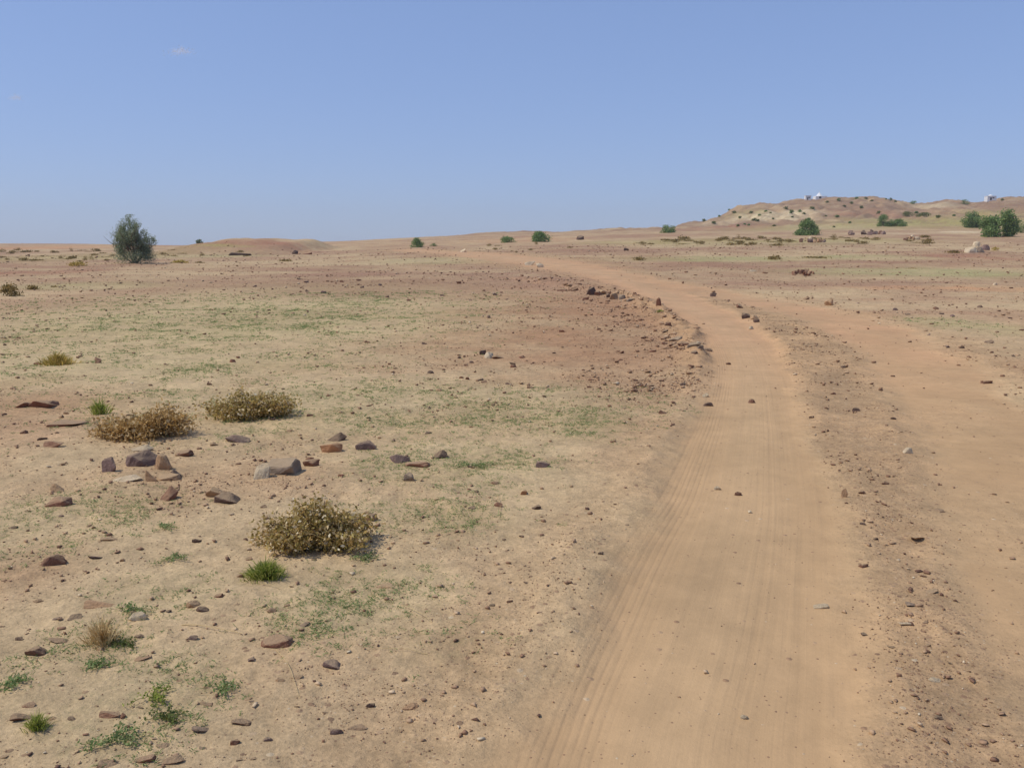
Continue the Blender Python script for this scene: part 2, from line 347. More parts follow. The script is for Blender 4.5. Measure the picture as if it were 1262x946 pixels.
# faint green-grey speckle where ground creepers grow
gn = noise_n(nt, pos, 14, 5, .8); gf = mth(nt, 'MULTIPLY', ramp(nt, gn, [(.5, (0, 0, 0)), (.62, (1, 1, 1))]), mth(nt, 'MULTIPLY', vm, .55))
col = mixc(nt, gf, col, lin((112, 122, 76)))
col = mixc(nt, mth(nt, 'MULTIPLY', groove, .10), col, lin((150, 118, 88)))
nt.links.new(col, b.inputs['Base Color'])
hgt = mth(nt, 'MULTIPLY', fine, mth(nt, 'MULTIPLY_ADD', rough_m, .021, .0042))
hgt = mth(nt, 'ADD', hgt, mth(nt, 'MULTIPLY', med, mth(nt, 'MULTIPLY_ADD', rough_m, .042, .005)))
hgt = mth(nt, 'ADD', hgt, mth(nt, 'MULTIPLY', coarse, mth(nt, 'MULTIPLY_ADD', rough_m, .07, .0)))
hgt = mth(nt, 'SUBTRACT', hgt, mth(nt, 'MULTIPLY', groove, .0028)); hgt = mth(nt, 'ADD', hgt, mth(nt, 'MULTIPLY', h1, .005)); hgt = mth(nt, 'ADD', hgt, mth(nt, 'MULTIPLY', h2, .010))
hgt = mth(nt, 'ADD', hgt, mth(nt, 'MULTIPLY', mth(nt, 'MULTIPLY', lines, tm), .0055))
hgt = mth(nt, 'ADD', hgt, mth(nt, 'MULTIPLY', mth(nt, 'MULTIPLY', tread, tm), .012))
bp = N(nt, 'ShaderNodeBump'); bp.inputs['Strength'].default_value = 0.62; bp.inputs['Distance'].default_value = 1.0
nt.links.new(hgt, bp.inputs['Height']); nt.links.new(bp.outputs[0], b.inputs['Normal'])

def rock_mat(name, c, dust=0.35):
    c = np.array(c) * 1.12 + .01; dust += .28
    m, nt, b = mat(name)
    tc = N(nt, 'ShaderNodeTexCoord'); oi = N(nt, 'ShaderNodeObjectInfo'); g = N(nt, 'ShaderNodeNewGeometry')
    n1 = noise_n(nt, tc.outputs['Object'], 3, 5, .65); n2 = noise_n(nt, g.outputs['Position'], 60, 5, .7)
    base = mixc(nt, ramp(nt, n1, [(.3, (0, 0, 0)), (.7, (1, 1, 1))]), np.array(c) * .68, np.array(c) * 1.25)
    base = mixc(nt, mth(nt, 'MULTIPLY', n2, .5), base, np.array(c) * .6)
    v = mth(nt, 'MULTIPLY_ADD', oi.outputs['Random'], .3, .85)
    s = N(nt, 'ShaderNodeVectorMath', operation='SCALE'); nt.links.new(base, s.inputs[0]); nt.links.new(v, s.inputs['Scale'])
    sz = N(nt, 'ShaderNodeSeparateXYZ'); nt.links.new(g.outputs['Normal'], sz.inputs[0])   # dust settled on level faces
    d = mth(nt, 'MULTIPLY', ramp(nt, mth(nt, 'MULTIPLY_ADD', n1, .5, mth(nt, 'SUBTRACT', sz.outputs[2], .25)), [(.30, (0, 0, 0)), (.85, (1, 1, 1))]), dust)
    nt.links.new(mixc(nt, d, s.outputs[0], SAND), b.inputs['Base Color'])
    bp = N(nt, 'ShaderNodeBump'); bp.inputs['Strength'].default_value = .7; bp.inputs['Distance'].default_value = .035
    nt.links.new(mth(nt, 'ADD', n1, mth(nt, 'MULTIPLY', n2, .6)), bp.inputs['Height']); nt.links.new(bp.outputs[0], b.inputs['Normal'])
    b.inputs['Roughness'].default_value = .85; return m
ROCK = {'clod': rock_mat('soil_clod', lin((166, 132, 100)), .3), 'brown': rock_mat('brown_rock', lin((128, 92, 72))), 'purple': rock_mat('purple_rock', lin((128, 104, 94)), .25), 'tan': rock_mat('tan_rock', lin((176, 140, 104))),
        'red': rock_mat('red_rock', lin((142, 98, 76))), 'dark': rock_mat('dark_rock', lin((104, 82, 70)), .25), 'pale': rock_mat('pale_rock', lin((214, 194, 160)), .3),
        'grey': rock_mat('grey_rock', lin((140, 122, 104)), .3), 'orange': rock_mat('orange_rock', lin((178, 130, 92)), .2)}
def island_mat(name, stops, transl=0.0, rough=.9, nscale=0):
    m, nt, b = mat(name); g = N(nt, 'ShaderNodeNewGeometry')
    c = ramp(nt, g.outputs['Random Per Island'], stops)
    if nscale:
        n = noise_n(nt, g.outputs['Position'], nscale, 3, .6)
        s = N(nt, 'ShaderNodeVectorMath', operation='SCALE'); nt.links.new(c, s.inputs[0]); nt.links.new(mth(nt, 'MULTIPLY_ADD', n, 1.0, .5), s.inputs['Scale']); c = s.outputs[0]
    nt.links.new(c, b.inputs['Base Color']); b.inputs['Roughness'].default_value = rough
    if transl:
        t = N(nt, 'ShaderNodeBsdfTranslucent'); mx = N(nt, 'ShaderNodeMixShader'); mx.inputs[0].default_value = transl
        nt.links.new(c, t.inputs[0]); nt.links.new(b.outputs[0], mx.inputs[1]); nt.links.new(t.outputs[0], mx.inputs[2])
        o = [q for q in nt.nodes if q.type == 'OUTPUT_MATERIAL'][0]; nt.links.new(mx.outputs[0], o.inputs[0])
    return m
M_GRAVEL = island_mat('gravel_stone', stc, nscale=40)
M_DRY = island_mat('dry_leaves', [(0, lin((124, 108, 58))), (.25, lin((172, 150, 86))), (.5, lin((196, 160, 100))), (.7, lin((168, 152, 88))), (.85, lin((222, 196, 144))), (1, lin((242, 228, 194)))], .35)
M_RUST = island_mat('rusty_leaves', [(0, lin((140, 110, 62))), (.4, lin((186, 148, 90))), (.7, lin((204, 172, 114))), (1, lin((232, 208, 160)))], .4)
M_OLIVE = island_mat('olive_leaves', [(0, lin((80, 94, 51))), (.5, lin((113, 122, 67))), (1, lin((147, 145, 83)))], .3)
M_GRN = island_mat('bright_grass', [(0, lin((104, 124, 50))), (.5, lin((150, 162, 72))), (.8, lin((180, 178, 92))), (1, lin((208, 196, 130)))], .4)
M_YEL = island_mat('yellow_grass', [(0, lin((145, 134, 62))), (.5, lin((189, 165, 88))), (1, lin((224, 196, 123)))], .3)
M_STRAW = island_mat('straw', [(0, lin((178, 147, 97))), (1, lin((225, 200, 147)))], .1)
M_CREEP = island_mat('creeping_grass', [(0, lin((98, 122, 68))), (.4, lin((128, 150, 90))), (.7, lin((156, 168, 112))), (.88, lin((186, 180, 126))), (1, lin((212, 196, 152)))], .4)
M_TREE = island_mat('tree_leaves', [(0, lin((114, 126, 96))), (.6, lin((146, 156, 122))), (1, lin((180, 184, 152)))], .45)
M_BUSH = island_mat('bush_leaves', [(0, lin((96, 120, 66))), (.6, lin((130, 152, 88))), (1, lin((166, 180, 118)))], .45, nscale=.8)
M_SCRUB = island_mat('scrub_leaves', [(0, lin((99, 90, 54))), (.5, lin((144, 123, 73))), (1, lin((177, 149, 94)))], .25)
M_BARK, nt, b = mat('bark'); tc = N(nt, 'ShaderNodeTexCoord')
nt.links.new(mixc(nt, noise_n(nt, tc.outputs['Object'], 12), lin((84, 66, 50)), lin((140, 116, 90))), b.inputs['Base Color'])
M_WHITE, nt, b = mat('whitewash'); g = N(nt, 'ShaderNodeNewGeometry')
nt.links.new(mixc(nt, noise_n(nt, g.outputs['Position'], 1.5), (.70, .68, .64), (.84, .83, .80)), b.inputs['Base Color'])
M_DARKW, nt, b = mat('dark_opening'); b.inputs['Base Color'].default_value = (.05, .045, .04, 1)

# ------------------------------------------------------------------ object helpers
def tag(o, label=None, cat=None, group=None, kind=None):
    if label: o['label'] = label
    if cat: o['category'] = cat
    if group: o['group'] = group
    if kind: o['kind'] = kind
    return o
def link(name, me, m=None, parent=None):
    o = bpy.data.objects.new(name, me); COL.objects.link(o)
    if m and me and not me.materials: me.materials.append(m)
    if parent: o.parent = parent
    return o
def np_mesh(name, V, faces_flat, sizes, m=None, smooth_=False):
    me = bpy.data.meshes.new(name); V = np.asarray(V, np.float32)
    me.vertices.add(len(V)); me.vertices.foreach_set('co', V.ravel())
    sizes = np.asarray(sizes, np.int32); me.loops.add(int(sizes.sum())); me.loops.foreach_set('vertex_index', np.asarray(faces_flat, np.int32).ravel())
    me.polygons.add(len(sizes)); st = np.concatenate([[0], np.cumsum(sizes)[:-1]]).astype(np.int32)
    me.polygons.foreach_set('loop_start', st)
    if smooth_: me.polygons.foreach_set('use_smooth', np.ones(len(sizes), bool))
    me.update(calc_edges=True)
    if m: me.materials.append(m)
    return me
def empty(name, loc, rz=0):
    o = bpy.data.objects.new(name, None); COL.objects.link(o); o.location = loc; o.rotation_euler = (0, 0, rz); o.empty_display_size = .2; return o

# ------------------------------------------------------------------ the ground: one sheet, finer near the viewer
th_in = np.linspace(R(-37), R(37), 640)
th = np.concatenate([np.linspace(R(-180), R(-37), 60)[:-1], th_in, np.linspace(R(37), R(180), 60)[1:]])
rr = np.concatenate([[0.05, .4, .8, 1.2, 1.6], np.geomspace(1.9, 30, 640), np.geomspace(30, 520, 520)[1:], np.geomspace(520, 9000, 40)[1:]])
NT, NR = len(th), len(rr)
RR, TT = np.meshgrid(rr, th, indexing='ij')
X = (RR * np.sin(TT)).ravel(); Y = (RR * np.cos(TT)).ravel()
full = tracks(X, Y); Z = H(X, Y, full)
csoil, gveg, grav, tmask = soil(X, Y, Z, full)
laneu = np.where(full[0] >= full[1], full[2], full[6] + 7.0); lanev = np.where(full[0] >= full[1], full[3], full[7]); lanez = np.where(full[0] >= full[1], full[2] / full[4], 5.0)
V = np.stack([X, Y, Z], 1).astype(np.float32)
i0 = (np.arange(NR - 1)[:, None] * NT + np.arange(NT - 1)[None]).ravel()
Q = np.stack([i0, i0 + 1, i0 + NT + 1, i0 + NT], 1)
# outward winding: make the normals point up
fm = tmask[Q].mean(1); fz = macro(X, Y)[Q].mean(1); fy = Y[Q].mean(1); fx = X[Q].mean(1)
pxf = CX + fx / np.maximum(fy, 1) * F
is_tr = (fm > 0.5) & (fy < 170)
is_hill = (fz > 7.5) & (fy > 200) & (~is_tr)
nrm = np.zeros((len(V), 3), np.float32)
fn = np.cross(V[Q[:, 2]] - V[Q[:, 0]], V[Q[:, 3]] - V[Q[:, 1]])
if fn[:, 2].sum() < 0: Q = Q[:, ::-1].copy(); fn = -fn
for k in range(4): np.add.at(nrm, Q[:, k], fn)
nrm /= np.linalg.norm(nrm, axis=1)[:, None] + 1e-12
def sheet(name, sel):
    q = Q[sel]; used, inv = np.unique(q, return_inverse=True); inv = inv.reshape(q.shape)
    me = np_mesh(name, V[used], inv.ravel(), np.full(len(q), 4), GROUND, True)
    a = me.attributes.new('soil', 'FLOAT_COLOR', 'POINT'); a.data.foreach_set('color', np.concatenate([csoil[used], np.ones((len(used), 1))], 1).astype(np.float32).ravel())
    a = me.attributes.new('masks', 'FLOAT_COLOR', 'POINT'); a.data.foreach_set('color', np.stack([grav[used], gveg[used], tmask[used], np.ones(len(used))], 1).astype(np.float32).ravel())
    a = me.attributes.new('lane', 'FLOAT_VECTOR', 'POINT'); a.data.foreach_set('vector', np.stack([laneu[used], lanev[used], lanez[used]], 1).astype(np.float32).ravel())
    me.normals_split_custom_set_from_vertices(nrm[used])
    o = link(name, me); o['kind'] = 'structure'; return o
sheet('ground', ~(is_tr | is_hill)); sheet('dirt_track', is_tr); sheet('hill', is_hill)

def gmask(x, y):
    f = tracks(x, y); z = macro(x, y); return soil(x, y, z, f)

# ------------------------------------------------------------------ stones
def hull_rock(n, seed, flat=1.0, detail=True, boxy=.5):
    rd = random.Random(seed); bm = bmesh.new()
    for i in range(n):
        v = Vector((rd.gauss(0, 1), rd.gauss(0, 1), rd.gauss(0, 1))).normalized()
        mx = max(abs(v.x), abs(v.y), abs(v.z)); v = v.lerp(v / mx, boxy) * rd.uniform(.82, 1)
        bm.verts.new((v.x * .5, v.y * .5, v.z * .5 * flat))
    r = bmesh.ops.convex_hull(bm, input=bm.verts)
    bmesh.ops.delete(bm, geom=[v for v in bm.verts if not v.link_faces], context='VERTS')
    bmesh.ops.dissolve_limit(bm, angle_limit=R(14), verts=bm.verts, edges=bm.edges)
    if detail:
        bmesh.ops.bevel(bm, geom=bm.edges[:], offset=.028, segments=1, affect='EDGES', profile=.5)
        bmesh.ops.triangulate(bm, faces=bm.faces)
        bmesh.ops.subdivide_edges(bm, edges=[e for e in bm.edges if e.calc_length() > .12], cuts=2, use_grid_fill=True)
        bmesh.ops.triangulate(bm, faces=bm.faces)
        for v in bm.verts:
            p = v.co * 4 + Vector((seed * 3.1, 0, 0)); v.co += v.co.normalized() * (mnoise.noise(p) * .035 + mnoise.noise(p * 3) * .014)
    else: bmesh.ops.triangulate(bm, faces=bm.faces)
    return bm
protos = []
for i in range(14):
    bm = hull_rock([12, 15, 11][i % 3], 100 + i, [1, .8, .6][i % 3], True, [.15, .45, .75][i % 3])
    co = np.array([v.co[:] for v in bm.verts]); mn, mx = co.min(0), co.max(0); co = (co - (mn + mx) / 2) / (mx - mn)
    protos.append((co, [tuple(v.index for v in f.verts) for f in bm.faces])); bm.free()
_rm = {}
def rock_mesh(k, c):
    if (k, c) not in _rm:
        co, fs = protos[k]; me = bpy.data.meshes.new('stone'); me.from_pydata([tuple(v) for v in co], [], fs)
        me.materials.append(ROCK[c]); _rm[(k, c)] = me
    return _rm[(k, c)]
CN = {'clod': 'soil-coloured', 'brown': 'brown', 'red': 'reddish', 'purple': 'purple-grey', 'tan': 'tan', 'dark': 'dark', 'pale': 'pale', 'grey': 'grey'}
n_rock = 0; stone_spots = []
def stone(px, py, w, h, c, label, group=None, name='stone', lift=0.0, shape=None, tilt=None, pos_=None):
    """px, py, w, h: where and how large the stone shows in the photograph; it is set on the land there at its real size."""
    global n_rock
    n_rock += 1; rd = random.Random(n_rock * 7 + 1)
    p, t = at(px, py + h * .42)
    W = w / F * t; dip = math.asin(min(.9, CAMH / max(t, CAMH)))
    dpt = W * rd.uniform(.6, .85); Hh = max((h / F * t - dpt * math.sin(dip) * .8) / math.cos(dip), W * .12)
    o = link(name, rock_mesh(shape if shape is not None else rd.randrange(14), c))
    o.scale = (W * 1.08, dpt, Hh * 1.55)
    o.rotation_euler = (rd.uniform(-.12, .34), rd.uniform(-.28, .28), rd.choice([0, math.pi]) + rd.uniform(-.35, .35))
    if tilt is not None: o.rotation_euler = tilt
    p = p + Vector((0, dpt * .35, 0)); zz = float(H(np.array([p.x]), np.array([p.y]))[0])
    o.location = (p.x, p.y, zz + Hh * .13 + lift / F * t)
    tag(o, label, 'stone' if name == 'stone' else name.replace('_', ' '), group); stone_spots.append((p.x, p.y, W)); return o
S = [
 (56, 497, 48, 13, 'red', 'long rust-red slab half sunk in the sand left of the rusty leafed shrub'),
 (24, 499, 18, 8, 'red', 'small red slab at the left end of the long rust-red slab'),
 (78, 521, 40, 10, 'brown', 'thin brown slab with dark underside below the pale leafy plant'),
 (61, 548, 24, 10, 'red', 'low red stone below the thin brown slab at the left edge'),
 (51, 540, 11, 5, 'dark', 'small dark chip just above the low red stone'),
 (134, 572, 18, 22, 'purple', 'upright purple-grey stone standing alone left of the rock cluster'),
 (172, 564, 38, 24, 'purple', 'largest pinkish grey boulder in the rock cluster'),
 (170, 551, 30, 11, 'pale', 'pale flat rock behind the largest boulder of the cluster'),
 (199, 569, 20, 22, 'tan', 'tan rock against the right side of the largest boulder'),
 (218, 582, 13, 13, 'grey', 'grey block with a dark shadow at the right end of the cluster'),
 (205, 587, 26, 10, 'tan', 'tan slab lying in front of the rock cluster'),
 (186, 586, 18, 18, 'tan', 'sandy tan lump in the middle of the rock cluster'),
 (203, 608, 28, 20, 'red', 'red-brown block in front of the rock cluster'),
 (152, 590, 36, 6, 'pale', 'thin pale slab leaning low before the rock cluster'),
 (225, 558, 20, 9, 'brown', 'brown stone to the right of the rock cluster below the rusty shrub'),
 (291, 540, 28, 11, 'purple', 'flat pinkish stone with a dark edge under the middle shrub'),
 (66, 617, 32, 17, 'red', 'red rectangular slab with a dark right end at the left'),
 (70, 601, 26, 12, 'tan', 'tan stone behind the red rectangular slab'),
 (280, 612, 32, 18, 'dark', 'dark pointed wedge coloured as the shaded right face of the tan rock left above the large dry shrub'),  # shade put into colour: dark wedge stands for the tan rock's shaded right face
 (265, 606, 22, 16, 'tan', 'tan rock joined to the left of the dark wedge'),
 (62, 690, 28, 17, 'brown', 'brown rock with a shaded right face on bare sand at the left'),
 (116, 686, 18, 6, 'purple', 'flat purplish stone right of the brown shaded rock'),
 (134, 664, 22, 6, 'tan', 'faint flat stone sunk in sand above the flat purplish stone'),
 (411, 538, 28, 14, 'dark', 'dark brown stone lying on top of the orange tan stone'),
 (408, 552, 26, 14, 'orange', 'orange tan stone under the dark brown stone'),
 (450, 548, 24, 15, 'purple', 'rounded purple stone right of the stacked pair'),
 (383, 570, 20, 11, 'brown', 'brown rounded stone just right of the big grey slab'),
 (344, 573, 42, 26, 'grey', 'big tilted grey slab above the large dry shrub'),
 (322, 580, 18, 22, 'pale', 'pale stone at the left end of the big grey slab'),
 (491, 565, 24, 14, 'purple', 'purplish brown stone poking out of a low red hump of soil'),
 (514, 571, 30, 9, 'red', 'flat reddish stone beside the purplish brown stone'),
 (505, 587, 15, 13, 'grey', 'small grey-green stone below the flat reddish stone'),
 (543, 559, 17, 13, 'dark', 'small dark stone beside the greenest creeping grass'),
 (614, 621, 10, 7, 'red', 'small red stone with a straw beside it right of the large dry shrub'),
 (454, 635, 18, 15, 'tan', 'tan stone showing behind the right side of the large dry shrub'),
 (648, 606, 14, 8, 'orange', 'ochre stone right of the creeping grass'),
 (664, 624, 16, 8, 'dark', 'dark low stone in front of the ochre stone'),
 (669, 572, 16, 9, 'purple', 'purple-grey stone at the right border of the creeping grass'),
 (117, 747, 34, 11, 'orange', 'long orange tan slab above the faded dry tuft'),
 (168, 759, 20, 12, 'pale', 'cream coloured stone right of the long orange tan slab'),
 (236, 744, 16, 11, 'tan', 'tan stone touching a dark stone below the bright green tuft'),
 (248, 750, 15, 9, 'dark', 'dark stone touching the tan stone below the bright green tuft'),
 (90, 761, 16, 7, 'dark', 'dark narrow stone below the long orange tan slab'),
 (69, 788, 24, 9, 'brown', 'low brown stone left of the faded dry tuft'),
 (41, 802, 22, 14, 'brown', 'lumpy brown stone with a sharp shadow at the lower left'),
 (23, 786, 10, 7, 'dark', 'small dark stone above the lumpy brown stone'),
 (174, 811, 26, 9, 'red', 'flat red-brown stone right below the faded dry tuft'),
 (237, 785, 12, 7, 'purple', 'small purple stone under the long pale straw'),
 (339, 789, 38, 19, 'red', 'large flat red-brown slab at the right end of the long straw'),
 (372, 769, 15, 7, 'purple', 'flat purple stone above right of the large red-brown slab'),
 (410, 817, 24, 15, 'purple', 'purple angular stone with a pointed left end right of the red-brown slab'),
 (475, 721, 22, 9, 'tan', 'tan stone with a dark end between the large dry shrub and the track'),
 (505, 870, 19, 9, 'orange', 'bright orange-red brick shaped stone left of the track'),
 (456, 868, 11, 8, 'dark', 'small black stone left of the orange-red brick shaped stone'),
 (439, 895, 22, 10, 'brown', 'brown wedge stone with a black right end near the bottom'),
 (414, 900, 14, 11, 'purple', 'purple-grey stone left of the brown wedge stone'),
 (247, 899, 24, 8, 'purple', 'flat dark purple slab near the bottom left'),
 (296, 889, 24, 8, 'brown', 'flat brown slab right of the dark purple slab'),
 (131, 883, 24, 12, 'red', 'smooth rounded pink-brown stone between green weeds'),
 (149, 881, 11, 9, 'red', 'small reddish stone touching the rounded pink-brown stone'),
 (24, 883, 24, 13, 'brown', 'brown stone above the yellow-green tuft at the lower left'),
 (34, 868, 15, 8, 'red', 'small red stone above the brown stone at the lower left'),
 (176, 934, 24, 12, 'red', 'red-brown stone at the bottom edge below the green weeds'),
 (212, 935, 26, 13, 'brown', 'brown broken stone at the bottom edge right of the red-brown one'),
 (130, 941, 22, 11, 'brown', 'brown stone cut by the bottom edge of the frame'),
 (289, 914, 11, 8, 'red', 'small red clod below the flat brown slab'),
 (1117, 767, 17, 8, 'pale', 'yellowish white flat stone on the stony strip between the lanes'),
 (1125, 744, 16, 7, 'purple', 'flat purple stone just above the yellowish white stone'),
 (1013, 746, 17, 8, 'pale', 'pale grey stone pressed into the near lane of the track'),
 (1064, 781, 11, 5, 'dark', 'dark chip on the right edge of the near lane'),
 (1099, 796, 11, 5, 'brown', 'brown chip below the yellowish white flat stone'),
 (1153, 837, 14, 7, 'pale', 'whitish flat stone on the lower stony strip'),
 (1148, 729, 18, 5, 'tan', 'tan flat stone at the right end of the purple stone'),
 (1135, 663, 23, 7, 'tan', 'tan flat slab with a shaded lower edge between the lanes'),
 (1160, 629, 12, 5, 'brown', 'brown stone on the left edge of the far lane'),
 (1056, 504, 9, 6, 'dark', 'blackish stone between the lanes where they close up'),
 (1120, 555, 11, 9, 'pale', 'pale lump on the stony strip level with the clods'),
 (1041, 607, 7, 13, 'tan', 'small upright stone on the stony strip with a dark foot'),
 (1066, 696, 11, 7, 'brown', 'brown lump at the edge of the near lane'),
 (885, 601, 9, 6, 'pale', 'pale pebble lying in the middle of the near lane'),
 (910, 608, 9, 6, 'brown', 'brown pebble just right of the pale pebble in the lane'),
 (927, 494, 8, 6, 'brown', 'triangular brown pebble on the upper near lane'),
 (918, 883, 9, 7, 'pale', 'pale pebble on the lowest part of the near lane'),
 (873, 498, 12, 6, 'dark', 'dark flat stone at the left edge of the lane'),
 (870, 487, 7, 5, 'pale', 'pale stone just above the dark flat stone at the lane edge'),
 (818, 507, 11, 7, 'brown', 'brown stone on the gravel left of the lane'),
 (603, 438, 12, 9, 'pale', 'whitish stone on brown gravel in the middle distance'),
 (595, 434, 8, 7, 'dark', 'dark stone left of the whitish stone on brown gravel'),
 (614, 440, 14, 5, 'brown', 'low brown stone right of the whitish stone'),
 (654, 325, 12, 5, 'pale', 'pale stone on the far left rim of the track'),
 (665, 327, 9, 6, 'pale', 'second pale stone on the far rim of the track, nearer the bend'),
 (571, 309, 7, 4, 'pale', 'pale stone where the track goes out of sight'),
 (993, 367, 10, 5, 'brown', 'dark topped stone on the far shoulder of the right lane'),
 (1023, 373, 10, 8, 'tan', 'rounded tan stone on the shoulder beyond the right lane'),
 (910, 377, 12, 6, 'brown', 'flat brown stone in the fork between the lanes'),
 (919, 389, 10, 8, 'dark', 'dark rounded stone in the fork between the lanes'),
 (930, 391, 11, 6, 'tan', 'tan stone right of the dark rounded stone in the fork'),
 (933, 395, 7, 5, 'dark', 'small dark stone against the tan stone in the fork'),
 (926, 404, 6, 5, 'pale', 'small pale stone below the stones in the fork'),
 (880, 363, 8, 6, 'dark', 'dark stone on the divide where the lanes part'),
 (812, 372, 6, 11, 'red', 'small upright pointed marker stone beside the bend of the track'),
 (1221, 421, 8, 4, 'dark', 'dark chip on the gravel far right of the lanes'),
 (1218, 470, 12, 6, 'brown', 'brown flat stone at the right frame edge beyond the lane'),
 (929, 334, 8, 2.5, 'pale', 'flat whitish chip on the far brown flat'),
 (715, 293, 9, 6, 'dark', 'dark block standing on the far rise above the track'),
 (364, 311, 9, 5, 'dark', 'dark rock at the left end of the far low outcrop'),
 (375, 311, 16, 6, 'red', 'red rock of the far low outcrop in the left distance'),
 (294, 313, 26, 4, 'dark', 'long dark rock on the plain before the left mound'),
 (1227, 350, 5, 3, 'pale', 'whitish chip on the far right flat'),
 (772, 307, 6, 4, 'dark', 'dark rock alone on the far strip beyond the bend'),
]
for px, py, w, h, c, l in S: stone(px, py, w, h, c, l, tilt=((0, 0, 0) if 'upright' in l else None))
for px, py, w, h, c in [(708, 356, 8, 6, 'brown'), (722, 366, 7, 8, 'brown'), (729, 359, 12, 11, 'dark'), (737, 361, 8, 7, 'brown'), (744, 360, 11, 6, 'tan'), (751, 364, 7, 6, 'dark'), (757, 365, 12, 9, 'tan'),
                        (768, 366, 10, 6, 'grey'), (778, 369, 12, 5, 'grey'), (693, 357, 12, 4, 'brown')]:
    stone(px, py, w, h, c, CN[c] + ' broken rock in the row along the crest of the low ledge', 'rocks along the ledge crest')
for px, py, w, h, c in [(834, 417, 16, 6, 'grey'), (843, 423, 14, 6, 'brown'), (856, 423, 16, 6, 'grey'), (866, 428, 14, 7, 'grey'), (874, 431, 10, 5, 'dark'), (856, 434, 7, 4, 'dark'), (823, 399, 8, 5, 'brown'), (830, 425, 10, 5, 'brown')]:
    stone(px, py, w, h, c, CN[c] + ' layered rock at the point of the ledge touching the track', 'rocks at the ledge point')
def pile(cx, cy, w, h, n, cols_, label, group, s=(5, 4)):
    rd = random.Random(int(cx))
    for i in range(n):
        u = rd.uniform(-1, 1); k = (1 - abs(u)) ** .6
        c = rd.choice(cols_); stone(cx + u * w / 2, cy + h * .35 - rd.random() * h * .3, s[0] * rd.uniform(.7, 1.3), s[1] * rd.uniform(.7, 1.2), c, CN[c] + ' ' + label, group, lift=k * rd.random() * h * .55)
pile(990, 335, 26, 12, 16, ['red', 'brown', 'dark', 'red'], 'stone heaped in the small cairn right of the track bend', 'stones of the red cairn')
pile(1003, 295, 34, 8, 16, ['tan', 'purple', 'pale', 'brown'], 'stone in the wide heap below the lone green bush', 'stones of the wide pink heap', (5, 3.5))
pile(1124, 293, 16, 6, 7, ['tan', 'pale', 'brown'], 'stone in the small heap under the dark bush pair', 'stones of the small pale heap', (5, 3.5))
pile(1068, 286, 44, 7, 10, ['dark', 'purple', 'brown'], 'rock in the broken row below the hill', 'rocks of the dark broken row', (6, 4))
stone(1197, 308, 15, 8, 'pale', 'large pale boulder at the left of the boulder group on the right plain')
stone(1209, 308, 10, 8, 'grey', 'grey boulder in the middle of the boulder group on the right plain')
stone(1216, 305, 9, 8, 'purple', 'purple boulder at the right of the boulder group on the right plain')
stone(1205, 302, 9, 5, 'pale', 'small pale rock on top of the boulder group on the right plain', lift=2)
print('named stones', n_rock)
# other loose stones: the larger ones one by one, sharing a label within each stretch of ground
def scat(n, x0, x1, y0, y1, sz, cols_, label, group):
    rd = random.Random(n + int(x0) * 3 + int(y0))
    k = 0; tries = 0
    while k < n and tries < n * 12:
        tries += 1
        px = rd.uniform(x0, x1); py = y0 + (y1 - y0) * rd.random()
        x, y, t = tabY(px, py); f = tracks(np.array([x]), np.array([y]))
        if max(f[0][0], f[1][0]) > .3: continue
        if any((x - a) ** 2 + (y - b_) ** 2 < (w * .8 + .03) ** 2 for a, b_, w in stone_spots): continue
        w = sz * rd.uniform(.6, 1.35) * (0.55 + 0.45 * (py - 300) / 400); c = rd.choice(cols_); stone(px, py, w, w * rd.uniform(.4, .65), c, CN[c] + ' ' + label, group); k += 1
scat(44, 0, 420, 620, 940, 9, ['brown', 'red', 'clod', 'purple', 'clod', 'tan', 'dark'], 'small loose stone among the near creeping weeds', 'small stones in the near left corner')
scat(34, 0, 640, 440, 600, 9, ['brown', 'red', 'clod', 'clod', 'dark'], 'small loose stone on the grassy patch around the shrubs', 'small stones around the shrubs')
scat(34, 520, 860, 375, 480, 8.5, ['brown', 'dark', 'red'], 'small stone on the brown gravel slope left of the track', 'small stones on the brown gravel slope')
scat(16, 300, 700, 335, 370, 9, ['dark', 'purple', 'brown'], 'stone on the far purple gravel band', 'stones on the purple gravel band')
scat(18, 1040, 1262, 375, 470, 8, ['dark', 'brown', 'purple'], 'small stone on the gravel right of the far lane', 'small stones right of the far lane')
scat(18, 1000, 1180, 480, 930, 7, ['brown', 'tan', 'dark'], 'small stone on the stony strip between the two lanes', 'small stones between the lanes')
scat(14, 560, 780, 600, 760, 7, ['brown', 'dark', 'tan'], 'small stone on the sandy verge left of the track', 'small stones on the sandy verge')

# gravel too fine to count
gp = []
for i in range(10):
    bm = hull_rock(9, 500 + i, .65, False, .4); gp.append((np.array([v.co[:] for v in bm.verts]), np.array([[v.index for v in f.verts] for f in bm.faces]))); bm.free()
NP = 420000
r_ = np.exp(rng.uniform(math.log(2.2), math.log(150), NP)); t_ = rng.uniform(R(-36), R(36), NP)
gx, gy = r_ * np.sin(t_), r_ * np.cos(t_)
_, gv, gr, gt = gmask(gx, gy); gr = gr * np.where(r_ > 22, .6, 1); gr = np.maximum(gr, .75 * np.exp(-(lane_dist(gx, gy, ledge)[0] / 1.3) ** 2))
clump = np.clip(.50 + 1.5 * fbm(gx, gy, 3, .6) + 1.0 * fbm(gx + 40, gy, 2, 3.0), .04, 1.5)
keep = rng.random(NP) < np.clip((.16 + .85 * gr) * clump * (1 - gt) + .006 * gt, 0, 1)
gx, gy, r_, gt = gx[keep], gy[keep], r_[keep], gt[keep]
size = (.0028 + .0011 * r_) * (rng.pareto(2.3, len(gx)) * .55 + .5); size = np.minimum(size, .02 + .0035 * r_); size = size * np.where(r_ > 60, .8, 1)
